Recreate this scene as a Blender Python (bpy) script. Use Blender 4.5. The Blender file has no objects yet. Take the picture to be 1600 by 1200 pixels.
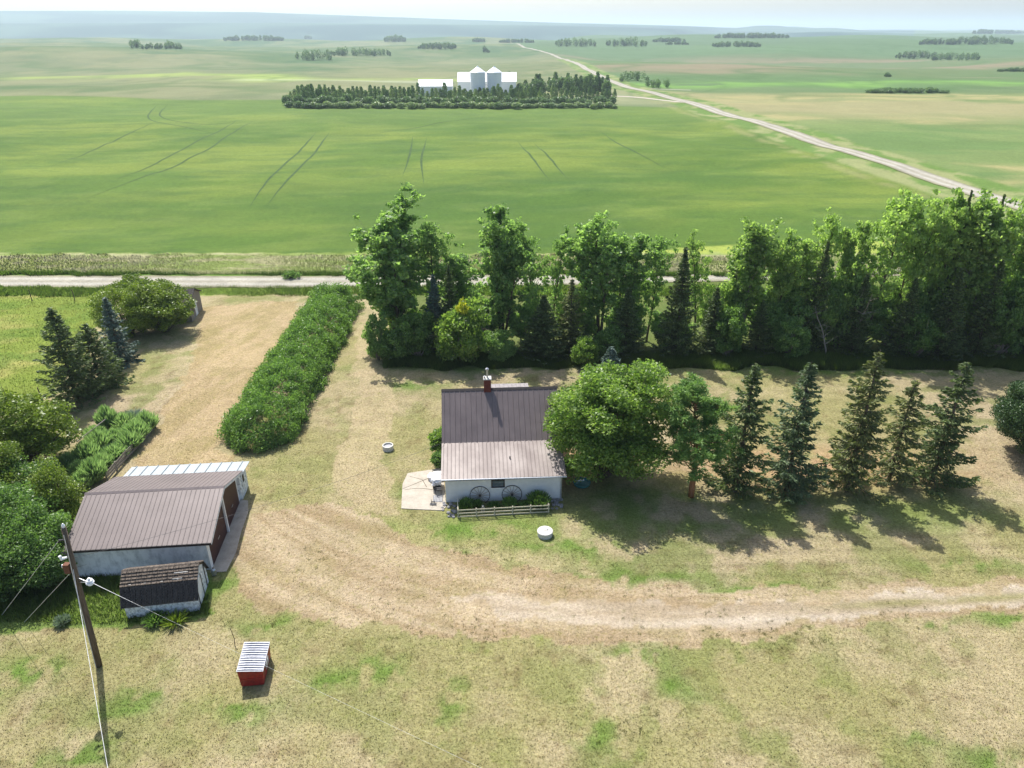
import bpy, math, random
import numpy as np
from mathutils import Vector, Matrix
R = math.radians
rng = np.random.default_rng(7)
random.seed(7)
sc = bpy.context.scene
col = sc.collection

# ---------------------------------------------------------------- camera, sky, sun, exposure
F = 1130.0; CX, CY = 800.0, 600.0; PITCH = R(26.2); H = 32.0
cam_d = bpy.data.cameras.new('camera'); cam = bpy.data.objects.new('camera', cam_d); col.objects.link(cam)
cam.location = (0, 0, H); cam.rotation_euler = (math.pi / 2 - PITCH, 0, 0)
cam_d.sensor_fit = 'HORIZONTAL'; cam_d.sensor_width = 36.0; cam_d.lens = F / 1600 * 36.0
cam_d.clip_start = 0.5; cam_d.clip_end = 80000
sc.camera = cam
SUN = Vector((-0.247, 0.516, 0.819)).normalized()
w = bpy.data.worlds.new('World'); sc.world = w; w.use_nodes = True
nt = w.node_tree; bg = nt.nodes['Background']; sky = nt.nodes.new('ShaderNodeTexSky')
sky.sky_type = 'NISHITA'; sky.sun_disc = False; sky.sun_elevation = R(55); sky.sun_rotation = R(-25.5)
sky.altitude = 600; sky.air_density = 1.0; sky.dust_density = 4.0; sky.ozone_density = 1.0
nt.links.new(sky.outputs[0], bg.inputs[0]); bg.inputs[1].default_value = 0.15
sun_d = bpy.data.lights.new('sun', 'SUN'); sun_d.energy = 4.8; sun_d.angle = R(0.55); sun_d.color = (1.0, 0.975, 0.93)
sun = bpy.data.objects.new('sun', sun_d); col.objects.link(sun); sun.location = (-30, 40, 90)
sun.rotation_euler = SUN.to_track_quat('Z', 'Y').to_euler()
sc.view_settings.view_transform = 'Standard'; sc.view_settings.look = 'None'
sc.view_settings.exposure = 0.56; sc.view_settings.gamma = 1.0
sc.render.engine = 'CYCLES'
cy = sc.cycles
cy.use_denoising = True
cy.max_bounces = 8; cy.diffuse_bounces = 5; cy.glossy_bounces = 2; cy.transmission_bounces = 5
cy.volume_bounces = 0; cy.transparent_max_bounces = 4
cy.caustics_reflective = False; cy.caustics_refractive = False
cy.use_adaptive_sampling = True; cy.adaptive_threshold = 0.012

# ---------------------------------------------------------------- maths
def lin(c, k=1.0):
    o = []
    for v in c:
        v = v / 255.0
        o.append((v / 12.92 if v < 0.04045 else ((v + 0.055) / 1.055) ** 2.4) * k)
    return np.array(o)
def ss(a, b, x):
    t = np.clip((x - a) / (b - a), 0, 1); return t * t * (3 - 2 * t)
def vnoise(x, y, seed=0):
    x = np.asarray(x, float); y = np.asarray(y, float)
    xi = np.floor(x).astype(np.int64); yi = np.floor(y).astype(np.int64)
    fx = x - xi; fy = y - yi; fx = fx * fx * (3 - 2 * fx); fy = fy * fy * (3 - 2 * fy)
    def h(a, b):
        n = (a * 374761393 + b * 668265263 + seed * 982451653) & 0xffffffff
        n = ((n ^ (n >> 13)) * 1274126177) & 0xffffffff
        n = ((n ^ (n >> 16)) * 2246822519) & 0xffffffff
        return ((n ^ (n >> 15)) & 0xffff) / 65535.0
    return (h(xi, yi) * (1 - fx) + h(xi + 1, yi) * fx) * (1 - fy) + (h(xi, yi + 1) * (1 - fx) + h(xi + 1, yi + 1) * fx) * fy
def fbm(x, y, seed=0, o=4):
    s = 0; a = 0.5; t = 0
    for k in range(o):
        s = s + a * vnoise(x * 2 ** k + 17.3 * k, y * 2 ** k - 9.1 * k, seed + k); t += a; a *= 0.55
    return s / t
def hgt(x, y):
    x = np.asarray(x, float); y = np.asarray(y, float)
    a = ss(130, 800, y)
    z = a * (1 + .8 * ss(450, 900, y)) * (1 - .6 * np.exp(-((x - 62) / 60.0) ** 2)) * (0.9 * np.sin(x / 95 + y / 170 + 1) + 2.6 * np.sin(y / 215 - x / 340) + 4.2 * np.sin(x / 430 + y / 520 + 2) + 1.8 * np.sin(y / 120 + .9 * np.sin(x / 260) + .5) + 1.5 * np.sin(x / 115 - y / 160) + 3.0 * (fbm(x / 260, y / 260, 47, 3) - .5))
    z = z + ss(116, 200, y) * (1 - ss(320, 400, y)) * 1.5 * (fbm((x + .4 * y) / 34, (y - .2 * x) / 26, 56, 3) - .5) + ss(112, 190, y) * 0.34 * np.sin(x / 27 + 1.3 * np.sin(y / 41)) * np.sin(y / 17 + 0.02 * x)
    z = z - 0.5 * ss(100.5, 103.5, y) * (1 - ss(107, 112, y))
    ang = x / np.maximum(y, 1)
    E = np.interp(ang, [-1, .05, .2, .34, 1], [2500, 2500, 3600, 9000, 30000])
    drop = ss(E, E + 900, y)
    z = z * (1 - drop) - 75 * drop * (1 - ss(9000, 14000, y) * ss(.3, .6, ang))
    H1 = np.interp(ang, [-1, -.4, 0, .25, .4], [60, 57, 46, 24, -75]) + 10 * (fbm(x / 900, y / 900, 5, 3) - .5)
    H2 = np.interp(ang, [-1, -.476, -.318, -.079, .159, .302, .45], [156, 152, 142, 96, 56, 28, -75]) + 12 * (fbm(x / 1500, y / 1500, 9, 3) - .5)
    left = 1 - ss(.3, .5, ang)
    z = z + left * ((H1 + 75) * ss(3300, 4400, y) * drop + np.maximum(H2 - H1, 0) * ss(5000, 6300, y))
    return z
cp, sp = math.cos(PITCH), math.sin(PITCH)
def ray(px, py):
    u = (px - CX) / F; v = (CY - py) / F
    return np.array([u, cp + v * sp, -sp + v * cp])
def at(px, py, z=0.0):
    d = ray(px, py); t = (z - H) / d[2]; return Vector((d[0] * t, d[1] * t, z))
def far(px, py):
    d = ray(px, py)
    ts = np.geomspace(90, 24000, 2600)
    X, Y, Z = d[0] * ts, d[1] * ts, H + d[2] * ts
    hit = np.nonzero(Z < hgt(X, Y))[0]
    i = hit[0] if len(hit) else len(ts) - 1
    t = ts[i]; return Vector((d[0] * t, d[1] * t, float(hgt(d[0] * t, d[1] * t))))

# ---------------------------------------------------------------- materials
def mat(name, c, rough=0.8, spec=0.3, metal=0.0, var=0.15, scale=3.0, bump=0.0, bscale=None, stretch=None, c2=None, thr=None):
    m = bpy.data.materials.new(name); m.use_nodes = True
    t = m.node_tree; b = t.nodes['Principled BSDF']
    b.inputs['Roughness'].default_value = rough; b.inputs['Metallic'].default_value = metal
    b.inputs['Specular IOR Level'].default_value = spec
    tc = t.nodes.new('ShaderNodeTexCoord'); mp = t.nodes.new('ShaderNodeMapping')
    t.links.new(tc.outputs['Object'], mp.inputs[0])
    if stretch: mp.inputs['Scale'].default_value = stretch
    n = t.nodes.new('ShaderNodeTexNoise'); n.inputs['Scale'].default_value = scale; n.inputs['Detail'].default_value = 6
    n.inputs['Roughness'].default_value = 0.65
    t.links.new(mp.outputs[0], n.inputs['Vector'])
    cr = t.nodes.new('ShaderNodeValToRGB')
    c = np.array(c, float); d = np.array(c2, float) if c2 is not None else c * (1 - 2 * var)
    e = c * (1 + var) if c2 is None else c
    lo, hi = thr if thr else (0.3, 0.7)
    cr.color_ramp.elements[0].position = lo; cr.color_ramp.elements[1].position = hi
    cr.color_ramp.elements[0].color = (*np.clip(d, 0, 1), 1); cr.color_ramp.elements[1].color = (*np.clip(e, 0, 1), 1)
    t.links.new(n.outputs['Fac'], cr.inputs[0]); t.links.new(cr.outputs[0], b.inputs['Base Color'])
    if bump:
        n2 = t.nodes.new('ShaderNodeTexNoise'); n2.inputs['Scale'].default_value = bscale or scale * 4; n2.inputs['Detail'].default_value = 5
        t.links.new(mp.outputs[0], n2.inputs['Vector'])
        bp = t.nodes.new('ShaderNodeBump'); bp.inputs['Strength'].default_value = bump; bp.inputs['Distance'].default_value = 0.05
        t.links.new(n2.outputs['Fac'], bp.inputs['Height']); t.links.new(bp.outputs[0], b.inputs['Normal'])
    return m
def leafmat(name, c, c2, trans=0.35, rough=0.42, patch=None):
    """leaf colour varies leaf by leaf and clump by clump"""
    m = bpy.data.materials.new(name); m.use_nodes = True
    t = m.node_tree; t.nodes.clear()
    out = t.nodes.new('ShaderNodeOutputMaterial')
    g = t.nodes.new('ShaderNodeNewGeometry'); cr = t.nodes.new('ShaderNodeValToRGB')
    tc = t.nodes.new('ShaderNodeTexCoord'); n = t.nodes.new('ShaderNodeTexNoise'); n.inputs['Scale'].default_value = 0.7; n.inputs['Detail'].default_value = 2
    t.links.new(tc.outputs['Object'], n.inputs['Vector'])
    oi = t.nodes.new('ShaderNodeObjectInfo')
    ma = t.nodes.new('ShaderNodeMath'); ma.operation = 'MULTIPLY_ADD'; ma.inputs[1].default_value = 0.7
    t.links.new(g.outputs['Random Per Island'], ma.inputs[0])
    mb = t.nodes.new('ShaderNodeMath'); mb.operation = 'MULTIPLY_ADD'; mb.inputs[1].default_value = 0.9; mb.inputs[2].default_value = -0.38
    t.links.new(n.outputs['Fac'], mb.inputs[0])
    mc = t.nodes.new('ShaderNodeMath'); mc.operation = 'MULTIPLY_ADD'; mc.inputs[1].default_value = 0.22
    t.links.new(oi.outputs['Random'], mc.inputs[0]); t.links.new(mb.outputs[0], mc.inputs[2])
    t.links.new(mc.outputs[0], ma.inputs[2]); t.links.new(ma.outputs[0], cr.inputs[0])
    cr.color_ramp.elements[0].color = (*c, 1); cr.color_ramp.elements[1].color = (*c2, 1)
    p = t.nodes.new('ShaderNodeBsdfPrincipled'); p.inputs['Roughness'].default_value = rough; p.inputs['Specular IOR Level'].default_value = 0.38
    tr = t.nodes.new('ShaderNodeBsdfTranslucent')
    hs = t.nodes.new('ShaderNodeMix'); hs.data_type = 'RGBA'; hs.blend_type = 'MULTIPLY'; hs.inputs[0].default_value = 1.0
    hs.inputs[7].default_value = (1.3, 1.45, 0.75, 1)
    t.links.new(cr.outputs[0], hs.inputs[6]); t.links.new(hs.outputs[2], tr.inputs[0])
    t.links.new(cr.outputs[0], p.inputs['Base Color'])
    mx = t.nodes.new('ShaderNodeMixShader'); mx.inputs[0].default_value = trans
    t.links.new(p.outputs[0], mx.inputs[1]); t.links.new(tr.outputs[0], mx.inputs[2]); t.links.new(mx.outputs[0], out.inputs[0])
    return m
def attrmat(name, grass=False, bump=0.6):
    """colour map of the land as an attribute, with fine grain and tufts on top"""
    m = bpy.data.materials.new(name); m.use_nodes = True
    t = m.node_tree; b = t.nodes['Principled BSDF']; b.inputs['Roughness'].default_value = 0.95; b.inputs['Specular IOR Level'].default_value = 0.1
    a = t.nodes.new('ShaderNodeAttribute'); a.attribute_name = 'col'
    if grass:
        t.links.new(a.outputs['Color'], b.inputs['Base Color'])
        tr = t.nodes.new('ShaderNodeBsdfTranslucent'); t.links.new(a.outputs['Color'], tr.inputs[0])
        up = t.nodes.new('ShaderNodeCombineXYZ'); up.inputs[2].default_value = 1.0; t.links.new(up.outputs[0], b.inputs['Normal'])
        mx = t.nodes.new('ShaderNodeMixShader'); mx.inputs[0].default_value = 0.22
        t.links.new(b.outputs[0], mx.inputs[1]); t.links.new(tr.outputs[0], mx.inputs[2])
        t.links.new(mx.outputs[0], t.nodes['Material Output'].inputs[0])
        return m
    g = t.nodes.new('ShaderNodeTexCoord')
    last = a.outputs['Color']
    for sc_, lo, hi, cc, amt in ((1.9, .54, .64, (.66, .76, .44, 1), .7), (3.4, .55, .62, (.66, .60, .50, 1), .8), (2.6, .57, .66, (1.28, 1.22, 1.12, 1), .8), (5.0, .50, .60, (.70, .70, .56, 1), .8), (14.0, .50, .62, (1.25, 1.22, 1.15, 1), .8)):
        n = t.nodes.new('ShaderNodeTexNoise'); n.inputs['Scale'].default_value = sc_; n.inputs['Detail'].default_value = 7; n.inputs['Roughness'].default_value = 0.8
        mp = t.nodes.new('ShaderNodeMapping'); mp.inputs['Location'].default_value = (sc_ * 7, sc_ * 3, 0); t.links.new(g.outputs['Object'], mp.inputs[0]); t.links.new(mp.outputs[0], n.inputs['Vector'])
        mr = t.nodes.new('ShaderNodeMapRange'); mr.inputs[1].default_value = lo; mr.inputs[2].default_value = hi; mr.inputs[4].default_value = amt; t.links.new(n.outputs['Fac'], mr.inputs[0])
        mu = t.nodes.new('ShaderNodeMath'); mu.operation = 'MULTIPLY'; t.links.new(mr.outputs[0], mu.inputs[0]); t.links.new(a.outputs['Alpha'], mu.inputs[1])
        mx = t.nodes.new('ShaderNodeMix'); mx.data_type = 'RGBA'; mx.blend_type = 'MULTIPLY'; t.links.new(mu.outputs[0], mx.inputs[0]); t.links.new(last, mx.inputs[6]); mx.inputs[7].default_value = cc; last = mx.outputs[2]
    for sca, lo, hi, det in ((5.0, 0.72, 1.30, 8), (0.9, 0.86, 1.12, 5), (0.05, 0.92, 1.07, 5)):
        n = t.nodes.new('ShaderNodeTexNoise'); n.inputs['Scale'].default_value = sca; n.inputs['Detail'].default_value = det; n.inputs['Roughness'].default_value = 0.75
        t.links.new(g.outputs['Object'], n.inputs['Vector'])
        mr = t.nodes.new('ShaderNodeMapRange'); mr.inputs[1].default_value = 0.33; mr.inputs[2].default_value = 0.67; mr.inputs[3].default_value = lo; mr.inputs[4].default_value = hi
        t.links.new(n.outputs['Fac'], mr.inputs[0])
        mx = t.nodes.new('ShaderNodeMix'); mx.data_type = 'RGBA'; mx.blend_type = 'MULTIPLY'; mx.inputs[0].default_value = 1
        t.links.new(last, mx.inputs[6]); t.links.new(mr.outputs[0], mx.inputs[7]); last = mx.outputs[2]
    t.links.new(last, b.inputs['Base Color'])
    n = t.nodes.new('ShaderNodeTexNoise'); n.inputs['Scale'].default_value = 7; n.inputs['Detail'].default_value = 8; n.inputs['Roughness'].default_value = 0.7
    t.links.new(g.outputs['Object'], n.inputs['Vector'])
    bp = t.nodes.new('ShaderNodeBump'); bp.inputs['Strength'].default_value = bump; bp.inputs['Distance'].default_value = 0.12
    t.links.new(n.outputs['Fac'], bp.inputs['Height']); t.links.new(bp.outputs[0], b.inputs['Normal'])
    return m
M = {}
M['bark'] = mat('bark', (.13, .10, .075), .95, .1, scale=6, bump=.6, stretch=(1, 1, .3))
M['palebark'] = mat('pale_bark', (.30, .27, .21), .95, .1, scale=6, bump=.5, stretch=(1, 1, .3))
M['pinebark'] = mat('pine_bark', (.34, .16, .075), .95, .1, scale=6, bump=.5)
M['poplar'] = leafmat('poplar_leaves', (.10, .18, .06), (.34, .47, .18), .62)
M['poplar2'] = leafmat('pale_poplar_leaves', (.13, .21, .06), (.43, .55, .19), .60)
M['spruce'] = leafmat('spruce_needles', (.035, .065, .022), (.19, .245, .085), .28, .6)
M['spruceb'] = leafmat('blue_spruce_needles', (.045, .08, .065), (.17, .24, .19), .12, .6)
M['sprucey'] = leafmat('olive_spruce_needles', (.05, .075, .025), (.26, .28, .10), .28, .6)
M['pine'] = leafmat('pine_needles', (.07, .16, .04), (.28, .42, .11), .3, .6)
M['maple'] = leafmat('maple_leaves', (.08, .16, .03), (.34, .45, .11), .5)
M['hedge'] = leafmat('caragana_leaves', (.06, .13, .028), (.24, .37, .10), .42)
M['sprucem'] = leafmat('grey_green_spruce_needles', (.045, .08, .035), (.21, .275, .13), .28, .6)
M['olive'] = leafmat('olive_leaves', (.06, .11, .015), (.26, .33, .045), .3)
M['dark'] = leafmat('dark_leaves', (.045, .10, .025), (.21, .33, .09), .44)
M['feather'] = leafmat('feathery_leaves', (.12, .21, .08), (.38, .50, .26), .45)
M['juniper'] = leafmat('juniper_leaves', (.025, .06, .02), (.08, .14, .035), .1)
M['silver'] = leafmat('silver_leaves', (.14, .19, .14), (.33, .40, .31), .2)
M['yellow'] = leafmat('yellow_leaves', (.25, .33, .03), (.70, .60, .06), .4)
M['farleaf'] = leafmat('shelterbelt_leaves', (.06, .11, .05), (.20, .29, .13), .35)
M['farlight'] = leafmat('pale_shelterbelt_leaves', (.12, .18, .07), (.32, .40, .19), .3)
M['twig'] = mat('grey_twigs', (.33, .29, .24), .95, .1)
M['brownroof'] = mat('brown_metal_roof', (.140, .112, .108), .42, .5, .15, var=.10, scale=1.2, stretch=(1, .25, 1))
M['faded_sheen_roof'] = mat('faded_sheen_brown_metal_roof', (.245, .205, .185), .5, .45, .10, scale=.42, c2=(.145, .112, .10), thr=(.40, .62), stretch=(1, .55, 1))  # paler tone: faded patches plus sky reflection put into the colour
M['garageroof'] = mat('garage_metal_roof', (.165, .132, .122), .5, .45, .10, scale=.5, c2=(.125, .098, .09), thr=(.35, .7))  # lighter patches of the noise ramp stand in for glare on the metal
M['whiteroof'] = mat('white_metal_roof', (.31, .345, .355), .6, .4, .0, var=.06, scale=2)
M['porchroof'] = mat('grey_metal_roof', (.27, .245, .24), .6, .4, .1)
M['darktrim'] = mat('dark_trim', (.03, .024, .024), .6, .3)
M['stucco'] = mat('white_stucco', (.66, .67, .66), .9, .2, var=.05, scale=2.0, bump=.3, bscale=40)
M['oldpaint'] = mat('weathered_white_paint', (.72, .74, .74), .85, .2, scale=2.2, c2=(.42, .44, .45), thr=(.30, .55), bump=.25, bscale=12, stretch=(1, 1, .6))
M['peel'] = mat('peeling_white_paint', (.74, .78, .80), .85, .2, scale=5, c2=(.33, .35, .36), thr=(.38, .56), bump=.3, bscale=14)
M['reddoor'] = mat('dark_red_door', (.060, .022, .020), .6, .3, var=.2, scale=3, stretch=(1, 6, .3))
M['whitetrim'] = mat('white_trim', (.74, .74, .72), .6, .3, var=.05)
M['glass'] = mat('window_glass', (.03, .07, .12), .08, .8, var=.2)
M['brick'] = mat('red_brick', (.17, .05, .036), .9, .2, var=.3, scale=14, bump=.4)
M['galv'] = mat('galvanised_metal', (.55, .56, .58), .35, .5, .8, var=.12, scale=10)
M['shingle'] = mat('dark_shingles', (.105, .094, .085), .95, .15, scale=9, c2=(.02, .018, .017), thr=(.3, .72), bump=.6)
M['shinglew'] = mat('weathered_shingles', (.20, .16, .125), .95, .15, scale=7, c2=(.05, .042, .036), thr=(.36, .66), bump=.6)
M['lichen'] = mat('bare_shingle_patch', (.62, .6, .55), .9, .2)
M['wood'] = mat('grey_wood', (.26, .23, .19), .9, .15, var=.25, scale=7, stretch=(1, 1, 8), bump=.3)
M['polewood'] = mat('brown_pole_wood', (.15, .115, .085), .9, .15, var=.3, scale=5, stretch=(4, 4, .3), bump=.4)
M['paintwood'] = mat('cream_painted_wood', (.48, .44, .33), .8, .2, var=.1, scale=6)
M['concrete'] = mat('concrete', (.42, .375, .305), .92, .2, var=.10, scale=1.6, bump=.3, bscale=30)
M['concretew'] = mat('pale_concrete', (.55, .53, .48), .9, .2, var=.08, scale=3, bump=.2)
M['crack'] = mat('dirt_in_cracks', (.12, .10, .07), .95, .1)
M['red'] = mat('dark_red_paint', (.30, .020, .016), .5, .4, var=.3, scale=4)
M['lid'] = mat('grey_plastic_lid', (.30, .31, .36), .42, .5, var=.25, scale=5)
M['lidrib'] = mat('pale_grey_plastic', (.40, .41, .45), .45, .5, var=.15, scale=6)
M['white'] = mat('white_enamel', (.82, .84, .86), .35, .5, var=.04)
M['cover'] = mat('white_cloth', (.74, .74, .75), .8, .2, var=.08)
M['black'] = mat('black_metal', (.025, .025, .028), .55, .4)
M['teal'] = mat('teal_plastic', (.02, .20, .21), .5, .4)
M['rust'] = mat('rusty_box', (.15, .065, .04), .8, .2, scale=9)
M['wire'] = mat('pale_wire', (.62, .62, .60), .5, .4)
M['dwire'] = mat('dark_wire', (.10, .10, .10), .5, .4)
M['rock'] = mat('grey_rock', (.33, .32, .31), .95, .2, scale=5, c2=(.12, .12, .13), bump=.5)
M['gravel'] = mat('gravel', (.45, .39, .33), .97, .1, var=.08, scale=1.2, bump=.4, bscale=9)
M['track'] = mat('wheel_track_soil', (.055, .095, .03), .97, .1, var=.2, scale=1)
M['clay'] = mat('clay_ornament', (.45, .42, .36), .9, .2)
M['mesh'] = mat('grey_grate', (.32, .32, .33), .6, .4, scale=40)

# ---------------------------------------------------------------- object helpers
def tag(o, label=None, cat=None, group=None, kind=None):
    if label: o['label'] = label
    if cat: o['category'] = cat
    if group: o['group'] = group
    if kind: o['kind'] = kind
    return o
def thing(name, loc, label, cat, group=None, rz=0.0):
    o = bpy.data.objects.new(name, None); col.objects.link(o); o.location = loc; o.rotation_euler = (0, 0, rz); o.empty_display_size = .3
    return tag(o, label, cat, group)
def link(name, me, m, parent=None):
    if m is not None and not me.materials: me.materials.append(m)
    o = bpy.data.objects.new(name, me); col.objects.link(o)
    if parent is not None: o.parent = parent
    return o
def npmesh(name, V, Fc, smooth=False):
    V = np.ascontiguousarray(V, np.float32).reshape(-1, 3); Fc = np.ascontiguousarray(Fc, np.int32)
    k = Fc.shape[1]; me = bpy.data.meshes.new(name)
    me.vertices.add(len(V)); me.vertices.foreach_set('co', V.ravel())
    me.loops.add(Fc.size); me.loops.foreach_set('vertex_index', Fc.ravel())
    me.polygons.add(len(Fc)); me.polygons.foreach_set('loop_start', np.arange(len(Fc), dtype=np.int32) * k)
    try: me.polygons.foreach_set('loop_total', np.full(len(Fc), k, np.int32))
    except Exception: pass
    if smooth: me.polygons.foreach_set('use_smooth', np.ones(len(Fc), bool))
    me.update(calc_edges=True); return me
class MB:
    """collects boxes, tubes and prisms, then makes ONE mesh object"""
    def __init__(s): s.v = []; s.f = []
    def add(s, vs, fs):
        n = len(s.v); s.v += [tuple(v) for v in vs]; s.f += [tuple(n + i for i in f) for f in fs]; return s
    def box(s, a, b, mtx=None):
        (x0, y0, z0), (x1, y1, z1) = a, b
        vs = [Vector(p) for p in ((x0, y0, z0), (x1, y0, z0), (x1, y1, z0), (x0, y1, z0), (x0, y0, z1), (x1, y0, z1), (x1, y1, z1), (x0, y1, z1))]
        if mtx is not None: vs = [mtx @ v for v in vs]
        return s.add(vs, [(0, 3, 2, 1), (4, 5, 6, 7), (0, 1, 5, 4), (1, 2, 6, 5), (2, 3, 7, 6), (3, 0, 4, 7)])
    def tube(s, pts, rad, n=6, cap=True):
        pts = [Vector(p) for p in pts]; rad = rad if isinstance(rad, (list, tuple)) else [rad] * len(pts)
        base = len(s.v)
        for i, p in enumerate(pts):
            t = (pts[min(i + 1, len(pts) - 1)] - pts[max(i - 1, 0)]).normalized()
            a = Vector((0, 0, 1)) if abs(t.z) < .9 else Vector((1, 0, 0))
            u = t.cross(a).normalized(); v = t.cross(u)
            for k in range(n):
                an = 2 * math.pi * k / n; s.v.append(tuple(p + rad[i] * (math.cos(an) * u + math.sin(an) * v)))
        for i in range(len(pts) - 1):
            for k in range(n):
                a = base + i * n + k; b = base + i * n + (k + 1) % n
                s.f.append((a, b, b + n, a + n))
        if cap:
            s.f.append(tuple(base + k for k in range(n))[::-1]); e = base + (len(pts) - 1) * n; s.f.append(tuple(e + k for k in range(n)))
        return s
    def prism(s, poly, d):
        """poly: list of 3-D points (planar); d: extrusion vector"""
        n = len(poly); d = Vector(d); P = [Vector(p) for p in poly]
        return s.add(P + [p + d for p in P], [tuple(range(n))[::-1], tuple(range(n, 2 * n))] + [(i, (i + 1) % n, (i + 1) % n + n, i + n) for i in range(n)])
    def build(s, name, m, parent=None, smooth=False):
        me = bpy.data.meshes.new(name); me.from_pydata(s.v, [], s.f); me.update()
        import bmesh
        bm = bmesh.new(); bm.from_mesh(me); bmesh.ops.recalc_face_normals(bm, faces=bm.faces); bm.to_mesh(me); bm.free()
        if smooth:
            for p in me.polygons: p.use_smooth = True
        return link(name, me, m, parent)
def copy_tree(o, parent=None):
    c = o.copy(); col.objects.link(c); c.parent = parent
    for ch in [q for q in bpy.data.objects if q.parent == o]: copy_tree(ch, c)
    return c
def ribbed(P0, U, V, spacing=.38, rh=.028, rw=.05, th=.03):
    """ribbed metal sheet: P0 eave corner, U along the eave, V up the slope"""
    P0, U, V = Vector(P0), Vector(U), Vector(V); L = U.length; u = U.normalized(); n = U.cross(V).normalized()
    if n.z < 0: n = -n
    xs = [(0, 0)]; k = spacing * .5
    while k < L - .1:
        xs += [(k - rw, 0), (k - rw * .35, rh), (k + rw * .35, rh), (k + rw, 0)]; k += spacing
    xs.append((L, 0)); N = len(xs); b = MB(); vs = []
    for vv in (Vector((0, 0, 0)), V):
        for x, h in xs: vs.append(P0 + vv + u * x + n * (h + th))
    for vv in (Vector((0, 0, 0)), V):
        for x, h in xs: vs.append(P0 + vv + u * x)
    fs = []
    for i in range(N - 1):
        fs.append((i, i + 1, N + i + 1, N + i)); fs.append((2 * N + i, 3 * N + i, 3 * N + i + 1, 2 * N + i + 1))
        fs.append((i, 2 * N + i, 2 * N + i + 1, i + 1)); fs.append((N + i, N + i + 1, 3 * N + i + 1, 3 * N + i))
    fs.append((0, N, 3 * N, 2 * N)); fs.append((N - 1, 3 * N - 1, 4 * N - 1, 2 * N - 1))
    return b.add(vs, fs)

# ---------------------------------------------------------------- foliage helpers
def unit(a): return a / np.maximum(np.linalg.norm(a, axis=-1, keepdims=True), 1e-9)
def cards(C, L, W, D=None, g=rng, flat=0.0):
    """diamond leaves at C; L half length, W half width; D preferred direction of the long axis"""
    n = len(C); u = g.normal(size=(n, 3))
    if D is not None: u = unit(D) + 0.45 * u / 1.7
    u = unit(u); v = g.normal(size=(n, 3))
    if flat: v[:, 2] *= (1 - flat)
    v = unit(np.cross(u, v)); L = np.broadcast_to(L, (n,))[:, None]; W = np.broadcast_to(W, (n,))[:, None]
    V = np.stack([C - u * L, C + v * W - u * L * .1, C + u * L, C - v * W - u * L * .1], 1).reshape(-1, 3)
    return V, np.arange(4 * n).reshape(n, 4)
def tubes(segs, n=5):
    b = MB()
    for pts, rad in segs: b.tube(pts, rad, n)
    return b
def bend(p, d, L, k, g, up=0.0, wob=.12):
    """polyline from p along d, length L in k steps, turning up"""
    P = [np.array(p, float)]; d = np.array(d, float)
    for i in range(k):
        d = d + g.normal(size=3) * wob; d[2] += up; d /= np.linalg.norm(d); P.append(P[-1] + d * L / k)
    return np.array(P)
def clump(c, r, n, g, flat=.8):
    q = g.normal(size=(n, 3)); q = unit(q) * (g.random((n, 1)) ** .45) * r; q[:, 2] *= flat
    return c + q
def poplar_mesh(seed, h, wd, stems=1, leaf=.17, dens=1.0, low=.14):
    g = np.random.default_rng(seed); segs = []; pts = []
    for s in range(stems):
        hh = h * (1 if s == 0 else g.uniform(.68, .92)); a0 = g.uniform(0, 6.28)
        a0 = 6.28 * s / stems + a0 * .15; off = np.array([math.cos(a0), math.sin(a0), 0]) * (0 if stems == 1 else .35)
        lean = off * (.34 * g.uniform(.6, 1.2) if s else .12) * wd / 7; lean[2] = 1
        ax = bend(off * .6, lean / np.linalg.norm(lean), hh, 12, g, up=.05, wob=.035)
        ax[:, 2] *= hh / ax[-1, 2]
        rr = [max(.02, .017 * hh * (1 - i / 12) ** .8) for i in range(13)]
        segs.append((ax, rr))
        nb = int(hh * 2.7); az = g.uniform(0, 6.28)
        for b in range(nb):
            t = low + (0.97 - low) * (b + g.random()) / nb; az += 2.4 + g.normal() * .4
            f = t * 12; i = min(int(f), 11); p = ax[i] * (1 - f + i) + ax[i + 1] * (f - i)
            prof = min(1, .50 + 1.7 * max(t - low, 0)) * (1 - .62 * max(0, (t - .6) / .4) ** 1.5)
            if g.random() < .2: prof *= .4
            L = wd * .5 * prof * g.uniform(.75, 1.75) / (1 if stems == 1 else 1.5)
            el = R(g.uniform(18, 48) + 22 * t)
            br = bend(p, (math.cos(az) * math.cos(el), math.sin(az) * math.cos(el), math.sin(el)), L * 1.15, 5, g, up=.10)
            segs.append((br, [.012 * hh * (1 - t) * .5 + .018, .03, .025, .02, .012, .006]))
            for q in range(int(2 + L * 1.5)):
                f = g.uniform(.42, 1.03); j = min(int(f * 5), 4); c = br[j] + (br[j + 1] - br[j]) * (f * 5 - j)
                c = c + g.normal(size=3) * .20 * L * .6
                r = g.uniform(.30, .72) * (.8 + .04 * wd)
                pts.append(clump(c, r, int(dens * g.uniform(16, 34)), g, .7))
        for q in range(7):
            f = g.uniform(.86, 1.0) * 12; i = min(int(f), 11); c = ax[i] * (1 - f + i) + ax[i + 1] * (f - i)
            pts.append(clump(c, .42, int(dens * 40), g, 1.2))
    C = np.concatenate(pts); C[:, 2] = np.maximum(C[:, 2], .1)
    V, Fc = cards(C, g.uniform(.8, 1.4, len(C)) * leaf, leaf * .85, g=g)
    return npmesh('crown', V, Fc), segs
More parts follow.
